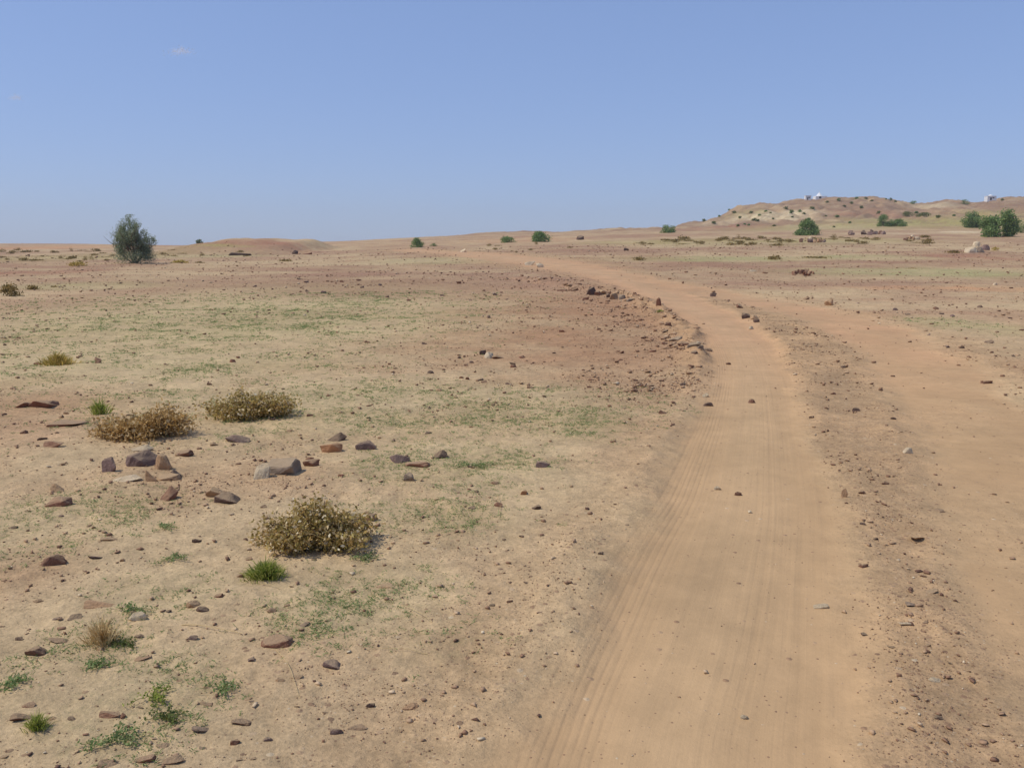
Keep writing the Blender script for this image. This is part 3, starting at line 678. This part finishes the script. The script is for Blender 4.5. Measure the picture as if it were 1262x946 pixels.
ld = lane_dist(gx, gy, ledge)[0]; size = size * (1 + .7 * np.exp(-(ld / 1.1) ** 2)); gz = H(gx, gy); print('gravel', len(gx))
Vs, Fs, off = [], [], 0
kind_ = rng.integers(0, len(gp), len(gx))
for k, (co, fs) in enumerate(gp):
    s = np.nonzero(kind_ == k)[0]; n = len(s)
    a = rng.uniform(0, 2 * np.pi, n); sx = size[s] * rng.uniform(.8, 1.4, n); sy = size[s] * rng.uniform(.7, 1.1, n); sz = size[s] * rng.uniform(.6, 1.1, n)
    P = co[None] * np.stack([sx, sy, sz], 1)[:, None]
    ca, sa = np.cos(a)[:, None], np.sin(a)[:, None]
    W = np.stack([P[..., 0] * ca - P[..., 1] * sa + gx[s, None], P[..., 0] * sa + P[..., 1] * ca + gy[s, None], P[..., 2] + gz[s, None] + size[s, None] * .15], -1)
    Vs.append(W.reshape(-1, 3)); Fs.append((fs[None] + (np.arange(n) * len(co))[:, None, None] + off).reshape(-1, 3)); off += n * len(co)
Fa = np.concatenate(Fs); o = link('gravel', np_mesh('gravel', np.concatenate(Vs), Fa.ravel(), np.full(len(Fa), 3), M_GRAVEL))
tag(o, 'fine brown and pale gravel scattered over the sand beside the wheel lanes', 'gravel', kind='stuff')

# ------------------------------------------------------------------ plants
def blades(name, P, D, L, Wd, m, droop=.3):
    """bent tapering blades: P base, D direction, L length, Wd width"""
    n = len(P); D = D / np.linalg.norm(D, axis=1)[:, None]
    side = np.cross(D, rng.normal(size=(n, 3))); side /= np.linalg.norm(side, axis=1)[:, None] + 1e-9
    mid = P + D * (L * .55)[:, None]; tip = P + D * L[:, None]; tip[:, 2] -= L * droop
    w = Wd[:, None] * .5
    V = np.stack([P - side * w * .7, P + side * w * .7, mid + side * w, mid - side * w, tip], 1).reshape(-1, 3)
    b0 = (np.arange(n) * 5)[:, None]
    f = np.concatenate([b0 + np.array([[0, 1, 2, 3]]), b0 + np.array([[3, 2, 4]])], 1)
    return np_mesh(name, V, f.ravel(), np.tile([4, 3], n), m)
def leafmesh(name, P, S, m, up=0.0, asp=.55):
    n = len(P); a = rng.normal(size=(n, 3)); a[:, 2] += up; a /= np.linalg.norm(a, axis=1)[:, None]
    b_ = np.cross(a, rng.normal(size=(n, 3))); b_ /= np.linalg.norm(b_, axis=1)[:, None]
    c = np.cross(a, b_)
    s = S[:, None]
    V = np.stack([P - a * s, P + b_ * s * asp - a * s * .1 + c * s * .15, P + a * s, P - b_ * s * asp - a * s * .1 + c * s * .15], 1).reshape(-1, 3)
    return np_mesh(name, V, np.arange(n * 4), np.full(n, 4), m)
def tubes(name, paths, m, sides=5):
    V, Fc = [], []
    for pts, rad in paths:
        base = len(V); n = len(pts)
        for i, p in enumerate(pts):
            d = (pts[min(i + 1, n - 1)] - pts[max(i - 1, 0)]).normalized(); u = d.orthogonal().normalized(); w = d.cross(u)
            for k in range(sides):
                a = 2 * math.pi * k / sides; V.append(p + (u * math.cos(a) + w * math.sin(a)) * rad[i])
        for i in range(n - 1):
            for k in range(sides): Fc.append((base + i * sides + k, base + i * sides + (k + 1) % sides, base + (i + 1) * sides + (k + 1) % sides, base + (i + 1) * sides + k))
        Fc.append(tuple(base + k for k in range(sides))[::-1]); Fc.append(tuple(base + (n - 1) * sides + k for k in range(sides)))
    me = bpy.data.meshes.new(name); me.from_pydata([tuple(v) for v in V], [], Fc); me.materials.append(m); return me
def crown_pts(n, lobes, shell=.55):
    c = np.array([l[:3] for l in lobes]); r = np.array([l[3:6] for l in lobes]); w = r.prod(1) ** (2 / 3); k = rng.choice(len(lobes), n, p=w / w.sum())
    d = rng.normal(size=(n, 3)); d /= np.linalg.norm(d, axis=1)[:, None]; q = shell + (1 - shell) * rng.random(n)
    q *= 1 + .18 * rng.normal(size=n)
    return c[k] + d * r[k] * q[:, None]
def hz(x, y): return float(H(np.array([x]), np.array([y]))[0])

def shrub(px, py, w, h, m, label, nleaf=5200, lobes=7, leaf=.011, name='dry_shrub', cat='shrub', lean=0, top=None):
    """w, h: size in the photograph; py = foot of the shrub"""
    p, t = at(px, py); W = w / F * t; Hh = h / F * t * 1.0
    W_, D_ = W / 2, W / 2 * .75
    p = p + Vector((0, D_ * .55, 0)); p.z = hz(p.x, p.y); root = empty(name, p)
    rd = random.Random(int(px * 3 + py)); stems = []; pts = []
    L = []
    for i in range(lobes):
        a = rd.uniform(0, 2 * math.pi); q = math.sqrt(rd.random()) * .85
        x = math.cos(a) * q * W_; y = math.sin(a) * q * D_; hh = Hh * (1 - .55 * q ** 1.5) * rd.uniform(.75, 1.05)
        if top is not None: hh = Hh * rd.uniform(.3, .5) if abs(x / W_ - top) > .28 else Hh * rd.uniform(.85, 1.05)
        L.append((x, y, hh * rd.uniform(.55, 1.0), W_ * rd.uniform(.17, .30)))
    nst = 95
    for i in range(nst):
        x, y, hh, r = rd.choice(L)
        end = Vector((x + rd.gauss(0, r * .7), y + rd.gauss(0, r * .6), hh * rd.uniform(.4, 1.0)))
        b0 = Vector((rd.uniform(-.15, .15) * W_, rd.uniform(-.15, .15) * D_, -.01)); pth = []
        for k in range(6):
            s = k / 5; v = b0.lerp(end, s); v.z = end.z * s ** .75; v += Vector((rd.gauss(0, .012), rd.gauss(0, .012), rd.gauss(0, .006))) * W; pth.append(v)
        stems.append((pth, [W * .009 * (1 - .12 * k) for k in range(6)]))
        n = int(nleaf * 1.9 / nst)
        for j in range(n):
            s = rd.uniform(.25, 1.05); k = min(int(s * 5), 4); v = pth[k].lerp(pth[k + 1], min(s * 5 - k, 1.2))
            v = v + Vector((rd.gauss(0, 1), rd.gauss(0, 1), rd.gauss(0, .8))) * W * .045; v.z = max(v.z, .004); pts.append(v)
    cl = crown_pts(int(nleaf * .55), [(x, y, hh * .5, r, r * .8, hh * .5) for x, y, hh, r in L], .6); cl[:, 2] = np.maximum(cl[:, 2], .006)
    P = np.concatenate([np.array(pts), cl]); P[:, 2] += np.array([hz_ for hz_ in (H(P[:, 0] + p.x, P[:, 1] + p.y) - p.z)]) * np.clip(1 - P[:, 2] / (Hh * .5), 0, 1)
    S_ = leaf * rng.uniform(.45, 1.2, len(P))
    link('foliage', leafmesh('foliage', P, S_, m), parent=root); link('stems', tubes('stems', stems, M_BARK, 4), parent=root)
    tw = []
    for i in range(34):
        x, y, hh, r = rd.choice(L); v = Vector((x * .8, y * .8, hh * .5)); d = Vector((rd.gauss(0, .9), rd.gauss(0, .9), rd.uniform(.1, 1.0))).normalized(); pth = []
        for k in range(5): pth.append(v.copy()); d = (d + Vector((rd.gauss(0, .25), rd.gauss(0, .25), rd.gauss(0, .2)))).normalized(); v = v + d * W * .05; v.z = max(v.z, .01)
        tw.append((pth, [W * .004 * (1 - .15 * k) for k in range(5)]))
    link('dead_twigs', tubes('dead_twigs', tw, M_STRAW, 4), parent=root)
    tag(root, label, cat); return root
shrub(378, 682, 152, 68, M_DRY, 'large brown and olive dry shrub nearest the camera, right of the rocks', 5200, 20, .0150)
shrub(305, 517, 126, 42, M_DRY, 'wide low olive-brown dry shrub in the middle of the three', 4200, 18, .019)
shrub(163, 543, 134, 50, M_RUST, 'rusty brown dry shrub with a tall right side, behind the rock cluster', 3600, 26, .020, top=.5)
def tuft(px, py, w, h, m, label, n=500, name='grass_tuft', cat='grass tuft', group=None, spread=.9, extra=None):
    p, t = at(px, py); W = w / F * t; Hh = h / F * t; p = p + Vector((0, W * .25, 0)); p.z = hz(p.x, p.y)
    a = rng.uniform(0, 2 * np.pi, n); q = np.minimum(np.abs(rng.normal(0, .48, n)), 1.3) * W * .34
    P = np.stack([np.cos(a) * q, np.sin(a) * q * .7, np.full(n, -.003)], 1)
    D = np.stack([np.cos(a) * q / (W * .34) * spread * .6 + rng.normal(0, .3, n), np.sin(a) * q / (W * .34) * spread * .6 + rng.normal(0, .3, n), np.ones(n)], 1)
    Lh = Hh * rng.uniform(.35, 1.15, n) * (1.1 - .5 * q / (W * .34)) * np.where(rng.random(n) < .1, 1.3, 1); wd = np.full(n, max(W * .011, t * .0007))
    o = link(name, blades(name, P, D, Lh, wd, m)); o.location = p
    tag(o, label, cat, group); return o
tuft(322, 717, 68, 30, M_GRN, 'bright green bushy grass tuft just below the large dry shrub', 1600)
tuft(40, 903, 40, 26, M_GRN, 'yellow-green grass tuft at the lower left', 500)
tuft(118, 800, 66, 44, M_STRAW, 'faded straw-coloured wispy tuft left of the cream stone', 420)
tuft(62, 451, 66, 20, M_YEL, 'yellow straw tuft on a sand hump at the left', 800)
tuft(118, 512, 40, 26, M_GRN, 'pale green leafy plant at the left end of the rusty shrub', 260, 'leafy_plant', 'plant')
tuft(814, 386, 16, 5, M_GRN, 'green tuft at the foot of the marker stone', 90, 'grass_tuft', 'grass tuft')
# herbs creeping near the camera
def herb(px, py, w, label, m=M_CREEP, n=260):
    p, t = at(px, py); W = w / F * t; root = empty('creeping_herb', p); rd = random.Random(int(px + py)); pts = []; st = []
    for i in range(9):
        a = rd.uniform(0, 2 * math.pi); ln = W * .5 * rd.uniform(.5, 1.05); v = Vector((0, 0, .006)); pth = [v.copy()]
        for k in range(6):
            a += rd.gauss(0, .25); v = v + Vector((math.cos(a), math.sin(a), 0)) * ln / 6; v.z = hz(p.x + v.x, p.y + v.y) - p.z + .008 + .010 * rd.random(); pth.append(v.copy())
            for j in range(int(n / 54)):
                pts.append(v + Vector((rd.gauss(0, .010), rd.gauss(0, .010), abs(rd.gauss(0, .008)))))
        st.append((pth, [.0013] * 7))
    link('leaves', leafmesh('leaves', np.array(pts), rng.uniform(.004, .009, len(pts)), m, 0), parent=root); link('stems', tubes('stems', st, M_OLIVE, 4), parent=root)
    tag(root, label, 'herb'); return root
herb(165, 752, 60, 'green creeping herb beside the cream coloured stone'); herb(150, 795, 50, 'dark green herb at the right foot of the faded straw tuft', M_OLIVE)
herb(188, 862, 60, 'bright leafy herb right of the rounded pink-brown stone', M_GRN); herb(205, 888, 60, 'leafy herb with a tiny flower below the bright leafy herb', M_OLIVE)
herb(140, 915, 80, 'wide dark herb at the bottom left below the rounded stone', M_CREEP, 420); herb(205, 652, 46, 'small blue-green herb left of the large dry shrub')
herb(212, 690, 50, 'pale creeping herb left of the bright green tuft'); herb(120, 822, 40, 'thin herb below the straw tuft'); herb(15, 845, 50, 'herb at the left frame edge above the red stone')
herb(580, 575, 70, 'thick green creeper right of the small dark stone', M_CREEP, 500); herb(275, 850, 60, 'sparse herb above the flat brown slab')
herb(450, 690, 40, 'green herb at the right foot of the large dry shrub')
def scrub(px, py, w, h, m, label, n=300, group=None):
    return bush(px, py, w, h, label, m, n, None, 'scrub', group, 'dome', False, 'scrub')
def straw(a, b_, label, rad=.0022, hgt=.02):
    A, t = at(*a); B, _ = at(*b_); pts = []
    for k in range(9):
        s = k / 8; v = A.lerp(B, s); v.x += .01 * math.sin(s * 4); v.z = hz(v.x, v.y) + rad + hgt * math.sin(math.pi * s) * .6; pts.append(v)
    base = pts[0].copy(); o = link('dry_stalk', tubes('dry_stalk', [([q - base for q in pts], [rad * (1 - .06 * k) for k in range(9)])], M_STRAW, 5)); o.location = base; tag(o, label, 'stalk')
straw((224, 770), (300, 781), 'long pale straw lying above the red-brown slab'); straw((527, 806), (457, 800), 'thin curved stalk on bare sand left of the track', .0014)
straw((613, 610), (617, 640), 'short pale stalk beside the small red stone', .0016); straw((345, 726), (322, 720), 'short pale straw below the bright green tuft', .0015)
straw((340, 800), (372, 860), 'green-grey runner stalk trailing down from the red-brown slab', .0014); straw((495, 745), (535, 768), 'runner stalk on the sand below the tan dark-ended stone', .0014)

# uncountable creeping grass
NG = 170000
r_ = np.exp(rng.uniform(math.log(2.2), math.log(34), NG)); t_ = rng.uniform(R(-36), R(30), NG)
gx, gy = r_ * np.sin(t_), r_ * np.cos(t_); _, gv, gr, gt = gmask(gx, gy)
cl = np.clip(.40 + 1.7 * fbm(gx + 5, gy, 3, .9) + .5 * fbm(gx, gy, 2, .2), 0, 1)
keep = rng.random(NG) < np.clip(gv * 1.15 * cl, 0, 1) * (1 - gt)
gx, gy, r_ = gx[keep], gy[keep], r_[keep]; print('sprouts', len(gx))
nb = 7; n = len(gx) * nb
bx = np.repeat(gx, nb); by = np.repeat(gy, nb); br = np.repeat(r_, nb)
sc = np.repeat(rng.uniform(.5, 1.3, len(gx)), nb) * (.6 + .04 * br)
bx = bx + rng.normal(0, .022, n) * sc; by = by + rng.normal(0, .022, n) * sc; bz = H(bx, by) + .002
a = rng.uniform(0, 2 * np.pi, n); D = np.stack([np.cos(a), np.sin(a), rng.uniform(.15, 1.0, n)], 1)
o = link('creeping_grass', blades('creeping_grass', np.stack([bx, by, bz], 1), D, rng.uniform(.012, .036, n) * sc, np.maximum(.0036, .00055 * br), M_CREEP, .15))
tag(o, 'thin grey-green grass creeping in patches over the sand left of the track', 'grass', kind='stuff')

def bush(px, py, w, h, label, m=M_BUSH, n=5000, leaf=None, name='green_bush', group=None, shape='round', parts=True, cat='bush'):
    p, t = at(px, py); W = w * (1.2 if parts else 1.0) / F * t; Hh = h / F * t; rd = random.Random(int(px * 5 + py)); lobes = []
    p = p + Vector((0, W * .2, 0)); p.z = hz(p.x, p.y) - .05
    for i in range(20):
        a = rd.uniform(0, 6.28); u = rd.random() ** 1.3; zc = Hh * (.08 + .74 * u)
        wid = {'round': math.sqrt(max(0, 1 - (u * 1.0 - .25) ** 2 * 1.5)), 'cone': 1.15 - 1.0 * u, 'dome': math.sqrt(1 - u * u)}[shape]
        q = W * .5 * wid * (rd.uniform(.35, .72) if parts else rd.uniform(.05, .55)); rs = W * (rd.uniform(.13, .2) if parts else rd.uniform(.2, .3))
        lobes.append((math.cos(a) * q, math.sin(a) * q, min(zc, Hh - rs * .9), rs, rs, min(rs, Hh * .25)))
    P = crown_pts(n, lobes, .5); P[:, 2] = np.maximum(P[:, 2], .03)
    lf = leaf or (max(W * .028, .05) if parts else W * .05)
    if parts:
        root = empty(name, p); link('crown', leafmesh('crown', P, lf * rng.uniform(.5, 1.2, n), m), parent=root)
        st = []
        for i in range(6):
            l = rd.choice(lobes); e = Vector(l[:3]); st.append(([Vector((0, 0, -.1)), e * .3 + Vector((0, 0, .1)), e * .65, e], [W * .02, W * .015, W * .01, W * .005]))
        link('trunk', tubes('trunk', st, M_BARK, 5), parent=root)
    else:
        root = link(name, leafmesh(name, P, lf * rng.uniform(.5, 1.2, n), m)); root.location = p
    tag(root, label, cat, group); return root
bush(513, 305, 19, 13, 'cone shaped green bush alone on the middle skyline', shape='cone', n=3000)
bush(534, 303.5, 9, 5, 'small low green bush right of the cone shaped bush', n=900, shape='dome')
bush(626, 299, 20, 9, 'low green bush left of the forked green bush above the track', shape='dome', n=1800)
bush(665, 298, 28, 14, 'peaked green bush above the far end of the track', shape='cone', n=3200)
bush(824, 287, 20, 11, 'green tufty bush on the skyline left of the hill', n=2400, shape='dome')
bush(998, 290, 32, 21, 'lone bright green peaked bush in front of the hill', n=4200, shape='cone')
bush(1091, 279, 18, 15, 'dark round bush in front of the hill', n=3500)
bush(1109, 279, 22, 10, 'lower lighter bush touching the dark round bush', n=2400, shape='dome')
bush(1200, 281, 27, 21, 'round dark green bush left of the biggest bush', n=4500)
bush(1236, 292, 42, 34, 'biggest green bush near the right frame edge', n=8000)
bush(1260, 287, 14, 11, 'green bush cut by the right frame edge', n=1500)
bush(245, 297, 9, 6, 'small grey bush on top of the left mound', M_TREE, n=500, leaf=.12)
bush(1120, 267, 16, 7, 'pale green bush on the hill foot above the dark bush', M_OLIVE, n=900, shape='dome')
bush(1141, 267, 18, 7, 'pale green bush on the hill foot right of its pale neighbour', M_OLIVE, n=900, shape='dome')
bush(1127, 252, 11, 5, 'dark bush in the dip of the hill skyline', n=700, shape='dome')
bush(1190, 252, 12, 7, 'green bush beside the pale slope under the right skyline', n=700, shape='dome')
# shrubs dotted over the hill: small in the photograph, one mesh each
hs_ = [(899, 257), (905, 262), (912, 268), (918, 276), (880, 275), (910, 278), (923, 277), (930, 271), (934, 272), (944, 260), (950, 262), (969, 257), (975, 262), (977, 267), (976, 261), (986, 260), (991, 263), (1002, 257), (997, 270), (954, 278),
      (1018, 266), (1032, 267), (1020, 249), (1008, 244), (1034, 247), (1050, 250), (1041, 254), (1056, 244), (1068, 245), (1075, 247), (1092, 245), (1098, 246), (1104, 248), (1176, 265), (1157, 267), (1236, 246), (887, 266), (868, 272), (926, 262), (936, 265), (953, 269), (1062, 256), (1048, 274), (1028, 279), (1084, 262), (1130, 262)]
for i, (px, py) in enumerate(hs_):
    w = 3.6 + (i * 37 % 10) * .55
    where = 'along the skyline of the hill' if py < 249 else 'on the left shoulder of the hill' if px < 925 else 'on the pale slope of the hill' if 940 <= px <= 1003 and py > 255 else 'on the brown upper face of the hill' if py < 260 else 'at the foot of the hill'
    bush(px, py + 1, w, w * .5, ('small grey-green shrub ' if i % 3 else 'small green shrub ') + where, M_OLIVE if i % 3 else M_BUSH, n=160, leaf=.22, name='hill_shrub', group='shrubs dotted over the hillside', shape='dome', parts=False, cat='shrub')
scrub(10, 365, 34, 20, M_SCRUB, 'dark brown scrub at the left frame edge beyond the straw tuft', 500)
scrub(37, 357, 26, 10, M_SCRUB, 'low brown scrub right of the dark scrub at the frame edge', 300)
scrub(66, 354, 20, 6, M_SCRUB, 'tiny brown scrub, third from the left frame edge', 200)
scrub(93, 328, 28, 10, M_YEL, 'olive tuft on the plain left of the tree', 300)
scrub(258, 382, 26, 7, M_SCRUB, 'small brown tuft on the plain below the left mound', 200)
scrub(350, 322, 26, 7, M_SCRUB, 'brown tuft under the red rock of the far outcrop', 200)
scrub(220, 324, 28, 8, M_YEL, 'dry tuft on the plain right of the tree', 260)
scrub(245, 386 - 62, 16, 5, M_SCRUB, 'small dry tuft farther right of the tree', 160)
scrub(788, 321, 22, 8, M_SCRUB, 'brown tuft on the green strip beyond the bend', 200)
scrub(955, 320, 26, 9, M_SCRUB, 'rounded brown tuft on the green strip right of the bend', 240)
scrub(1010, 318, 46, 7, M_SCRUB, 'long low brown scrub on the green strip', 300)
scrub(1178, 312, 28, 8, M_SCRUB, 'brown scrub left of the pale boulder group', 240)
scrub(1228, 309, 16, 7, M_YEL, 'yellowish scrub right of the boulder group', 200)
scrub(1124, 331, 18, 4, M_RUST, 'rust brown tuft on the pale green strip', 160)
# low scrub strips on the plain
def scrubs(n, x0, x1, y0, y1, w, m, label, group, seed):
    rd = random.Random(seed)
    for i in range(n):
        scrub(rd.uniform(x0, x1), rd.uniform(y0, y1), w * rd.uniform(.6, 1.6), w * .36 * rd.uniform(.6, 1.3), m, label, 190, group)
scrubs(44, 785, 985, 294, 303, 15, M_SCRUB, 'low olive-brown scrub in the strip in front of the hill', 'scrub strip in front of the hill', 3)
scrubs(24, 1000, 1160, 292, 301, 15, M_SCRUB, 'low scrub clump in the strip below the right bushes', 'scrub strip below the right bushes', 4)
scrubs(30, 0, 140, 308, 322, 14, M_SCRUB, 'low scrub clump on the plain left of the tree', 'scrub left of the tree', 5)
scrubs(8, 200, 330, 306, 318, 12, M_SCRUB, 'low dry clump before the left mound', 'clumps before the left mound', 6)
scrubs(8, 600, 760, 300, 312, 10, M_SCRUB, 'low scrub clump above the far bend of the track', 'clumps above the far bend', 8)

# ------------------------------------------------------------------ the lone tree on the left
p, t = at(166, 324); TW = 54 / F * t; TH = 53 / F * t; print('tree', p, TW, TH)
p.z -= .05; tree = empty('feathery_tree', p); rd = random.Random(5)
limbs = []; leafp = []; twigs = []
def grow(a, d, ln, rad, lev):
    pts = [a.copy()]; v = a.copy(); n = 6
    for k in range(n):
        d = (d + Vector((rd.gauss(0, .13), rd.gauss(0, .13), rd.gauss(0, .10) + .03))).normalized(); v = v + d * ln / n
        v.z = max(v.z, .08); pts.append(v.copy())
    (limbs if lev < 2 else twigs).append((pts, [rad * (1 - .13 * k) for k in range(n + 1)]))
    if lev < 3:
        for i in range([9, 8, 6][lev]):
            s = rd.uniform(.25, 1) * n; k = min(int(s), n - 1); q = pts[k].lerp(pts[k + 1], s - k)
            dd = (d + Vector((rd.gauss(0, .8), rd.gauss(0, .8), rd.gauss(.05, .5)))).normalized()
            grow(q, dd, ln * rd.uniform(.38, .55), rad * .42, lev + 1)
    if lev >= 2:
        for i in range(11):
            s = rd.uniform(.1, 1) * n; k = min(int(s), n - 1); leafp.append(pts[k].lerp(pts[k + 1], s - k) + Vector((rd.gauss(0, .06), rd.gauss(0, .06), rd.gauss(0, .06))))
for i in range(9):
    a = i * 2.4; tl = [0.15, .3, .5, .75, .95][i % 5] * rd.uniform(.8, 1.1)
    grow(Vector((math.cos(a) * .15, math.sin(a) * .15, 0)), Vector((math.cos(a) * tl, math.sin(a) * tl, 1)).normalized(), TH * (.72 if tl < .6 else .58), .07, 0)
LP = np.array(leafp)
u = np.clip(LP[:, 2] / TH, 0, 1); lim = TW * .5 * np.sqrt(np.clip(1 - (np.maximum(u - .12, 0) / .93) ** 2.2, 0, 1)) * 1.12
keep = (np.hypot(LP[:, 0] - 0.1, LP[:, 1]) < lim * (1 + .2 * rng.normal(size=len(LP)))) & (LP[:, 2] < TH * 1.04); LP = LP[keep]; print('tree leaves', len(LP))
low = crown_pts(6500, [(math.cos(k * 1.3) * TW * .3, math.sin(k * 1.3) * TW * .3, TH * .17, TW * .2, TW * .2, TH * .18) for k in range(6)] + [(0, 0, TH * .3, TW * .3, TW * .3, TH * .3)], .3)
low[:, 2] = np.maximum(low[:, 2], .05); LP[:, 0] *= .86; LP[:, 1] *= .86; LP[:, 2] *= 1.08; LP = np.concatenate([LP[rng.random(len(LP)) < .62], low])
link('crown', leafmesh('crown', LP, rng.uniform(.03, .07, len(LP)), M_TREE, 0, .4), parent=tree)
link('trunk', tubes('trunk', limbs[:9], M_BARK, 6), parent=tree); link('limbs', tubes('limbs', limbs[9:], M_BARK, 4), parent=tree)
tag(tree, 'feathery grey-green tree standing alone on the left plain', 'tree')

# ------------------------------------------------------------------ white buildings on the hill
def box(bm, x0, x1, y0, y1, z0, z1):
    vs = [bm.verts.new(q) for q in [(x0, y0, z0), (x1, y0, z0), (x1, y1, z0), (x0, y1, z0), (x0, y0, z1), (x1, y0, z1), (x1, y1, z1), (x0, y1, z1)]]
    for f in ((0, 3, 2, 1), (4, 5, 6, 7), (0, 1, 5, 4), (1, 2, 6, 5), (2, 3, 7, 6), (3, 0, 4, 7)): bm.faces.new([vs[i] for i in f])
def bobj(name, bm, m, parent, bev=.0):
    if bev: bmesh.ops.bevel(bm, geom=bm.edges[:], offset=bev, segments=2, affect='EDGES')
    me = bpy.data.meshes.new(name); bm.to_mesh(me); bm.free(); return link(name, me, m, parent)
def building(px, py, w, h, label, kind):
    a, dy, dz = ray(px, py); _, t = at(px, py + 1.5); p, t = at(px, py + 1.5); W = w / F * t; Hh = h / F * t; root = empty('white_shrine' if kind == 'shrine' else 'white_hut', (p.x, p.y + W * .3, hz(p.x, p.y + W * .3)))
    g = 1.0; z0 = -g
    if kind == 'shrine':
        bm = bmesh.new(); box(bm, -W / 2, W / 2, -W * .35, W * .35, z0, Hh * .30); bobj('wall', bm, M_WHITE, root, .05)
        bm = bmesh.new(); bmesh.ops.create_cone(bm, segments=8, radius1=W * .30, radius2=W * .05, depth=Hh * .55, cap_ends=True); bmesh.ops.translate(bm, vec=(-W * .08, 0, Hh * .30 + Hh * .275 + .003), verts=bm.verts); bobj('roof', bm, M_WHITE, root)
        bm = bmesh.new(); bmesh.ops.create_cone(bm, segments=8, radius1=W * .035, radius2=.02, depth=Hh * .3, cap_ends=True); bmesh.ops.translate(bm, vec=(-W * .08, 0, Hh * .98), verts=bm.verts); bobj('finial', bm, M_WHITE, root)
    else:
        bm = bmesh.new(); box(bm, -W / 2, W / 2, -W * .35, W * .35, z0, Hh); bobj('wall', bm, M_WHITE, root, .04)
        bm = bmesh.new(); box(bm, -W / 2 - .08, W / 2 + .08, -W * .35 - .08, W * .35 + .08, Hh + .003, Hh + .14); bobj('roof', bm, M_WHITE, root, .02)
        if kind == 'dome':
            bm = bmesh.new(); bmesh.ops.create_uvsphere(bm, u_segments=20, v_segments=10, radius=W * .22); bmesh.ops.scale(bm, vec=(1, 1, .7), verts=bm.verts); bmesh.ops.translate(bm, vec=(0, 0, Hh + .15), verts=bm.verts); bobj('dome', bm, M_WHITE, root)
        bm = bmesh.new(); box(bm, W * .05, W * .25, -W * .35 - .03, -W * .35 + .02, Hh * .4, Hh * .7); bobj('window', bm, M_DARKW, root)
    bm = bmesh.new(); box(bm, -W * .2, -W * .02, -W * .35 - .03, -W * .35 + .02, z0 + g - .2, Hh * (.22 if kind == 'shrine' else .65)); bobj('door', bm, M_DARKW, root)
    tag(root, label, 'shrine' if kind == 'shrine' else 'building')
building(1012, 243, 14, 7.5, 'white shrine with a pointed roof on top of the hill', 'shrine')
building(996, 245, 7, 4.5, 'small white box hut just left of the pointed shrine on the hill', 'hut')
building(1222, 245.5, 11, 4.2, 'white domed building on the right hill crest', 'dome')

# ------------------------------------------------------------------ two faint wisps of cloud, real vapour far off
M_CLOUD, nt, b = mat('cloud_vapour'); b.inputs['Base Color'].default_value = (.9, .9, .92, 1)
t1 = N(nt, 'ShaderNodeBsdfTranslucent'); t1.inputs[0].default_value = (.9, .9, .92, 1); t2 = N(nt, 'ShaderNodeBsdfTransparent')
m1 = N(nt, 'ShaderNodeMixShader'); m1.inputs[0].default_value = .5; nt.links.new(b.outputs[0], m1.inputs[1]); nt.links.new(t1.outputs[0], m1.inputs[2])
m2 = N(nt, 'ShaderNodeMixShader'); m2.inputs[0].default_value = .11; nt.links.new(t2.outputs[0], m2.inputs[1]); nt.links.new(m1.outputs[0], m2.inputs[2])
nt.links.new(m2.outputs[0], [q for q in nt.nodes if q.type == 'OUTPUT_MATERIAL'][0].inputs[0])
def cloud(px, py, w, h, label):
    a, dy, dz = ray(px, py); D = 3200; p = Vector((a, dy, dz)) * D + Vector((0, 0, CAMH)); W = w / F * D; Hh = h / F * D
    n = 420; q = rng.normal(size=(n, 3)) * np.array([W * .24, W * .12, Hh * .16]); q[:, 2] += Hh * .35 * np.exp(-((q[:, 0] - W * .06) / (W * .10)) ** 2) * rng.random(n) + q[:, 0] * .06
    o = link('cloud', leafmesh('cloud', q, rng.uniform(.025, .06, n) * W, M_CLOUD, 0, .8)); o.location = p; tag(o, label, 'cloud', kind='structure')
cloud(222, 64, 30, 12, 'small faint white wisp of cloud high in the sky'); cloud(19, 121, 18, 10, 'tiny faint cloud wisp at the left edge of the sky')

# ------------------------------------------------------------------ dusty air over the whole plain
bm = bmesh.new(); box(bm, -1500, 1500, -600, 1450, -70, 60)
haze = bobj('haze', bm, None, None); haze['kind'] = 'stuff'; tag(haze, 'thin dusty haze over the far plain and hill', 'haze')
m = bpy.data.materials.new('dusty_air'); m.use_nodes = True; nt = m.node_tree; nt.nodes.clear(); o_ = N(nt, 'ShaderNodeOutputMaterial'); pv = N(nt, 'ShaderNodeVolumePrincipled')
pv.inputs['Color'].default_value = (.92, .93, .95, 1); pv.inputs['Density'].default_value = .00028; pv.inputs['Anisotropy'].default_value = .2
nt.links.new(pv.outputs[0], o_.inputs['Volume']); haze.data.materials.append(m)
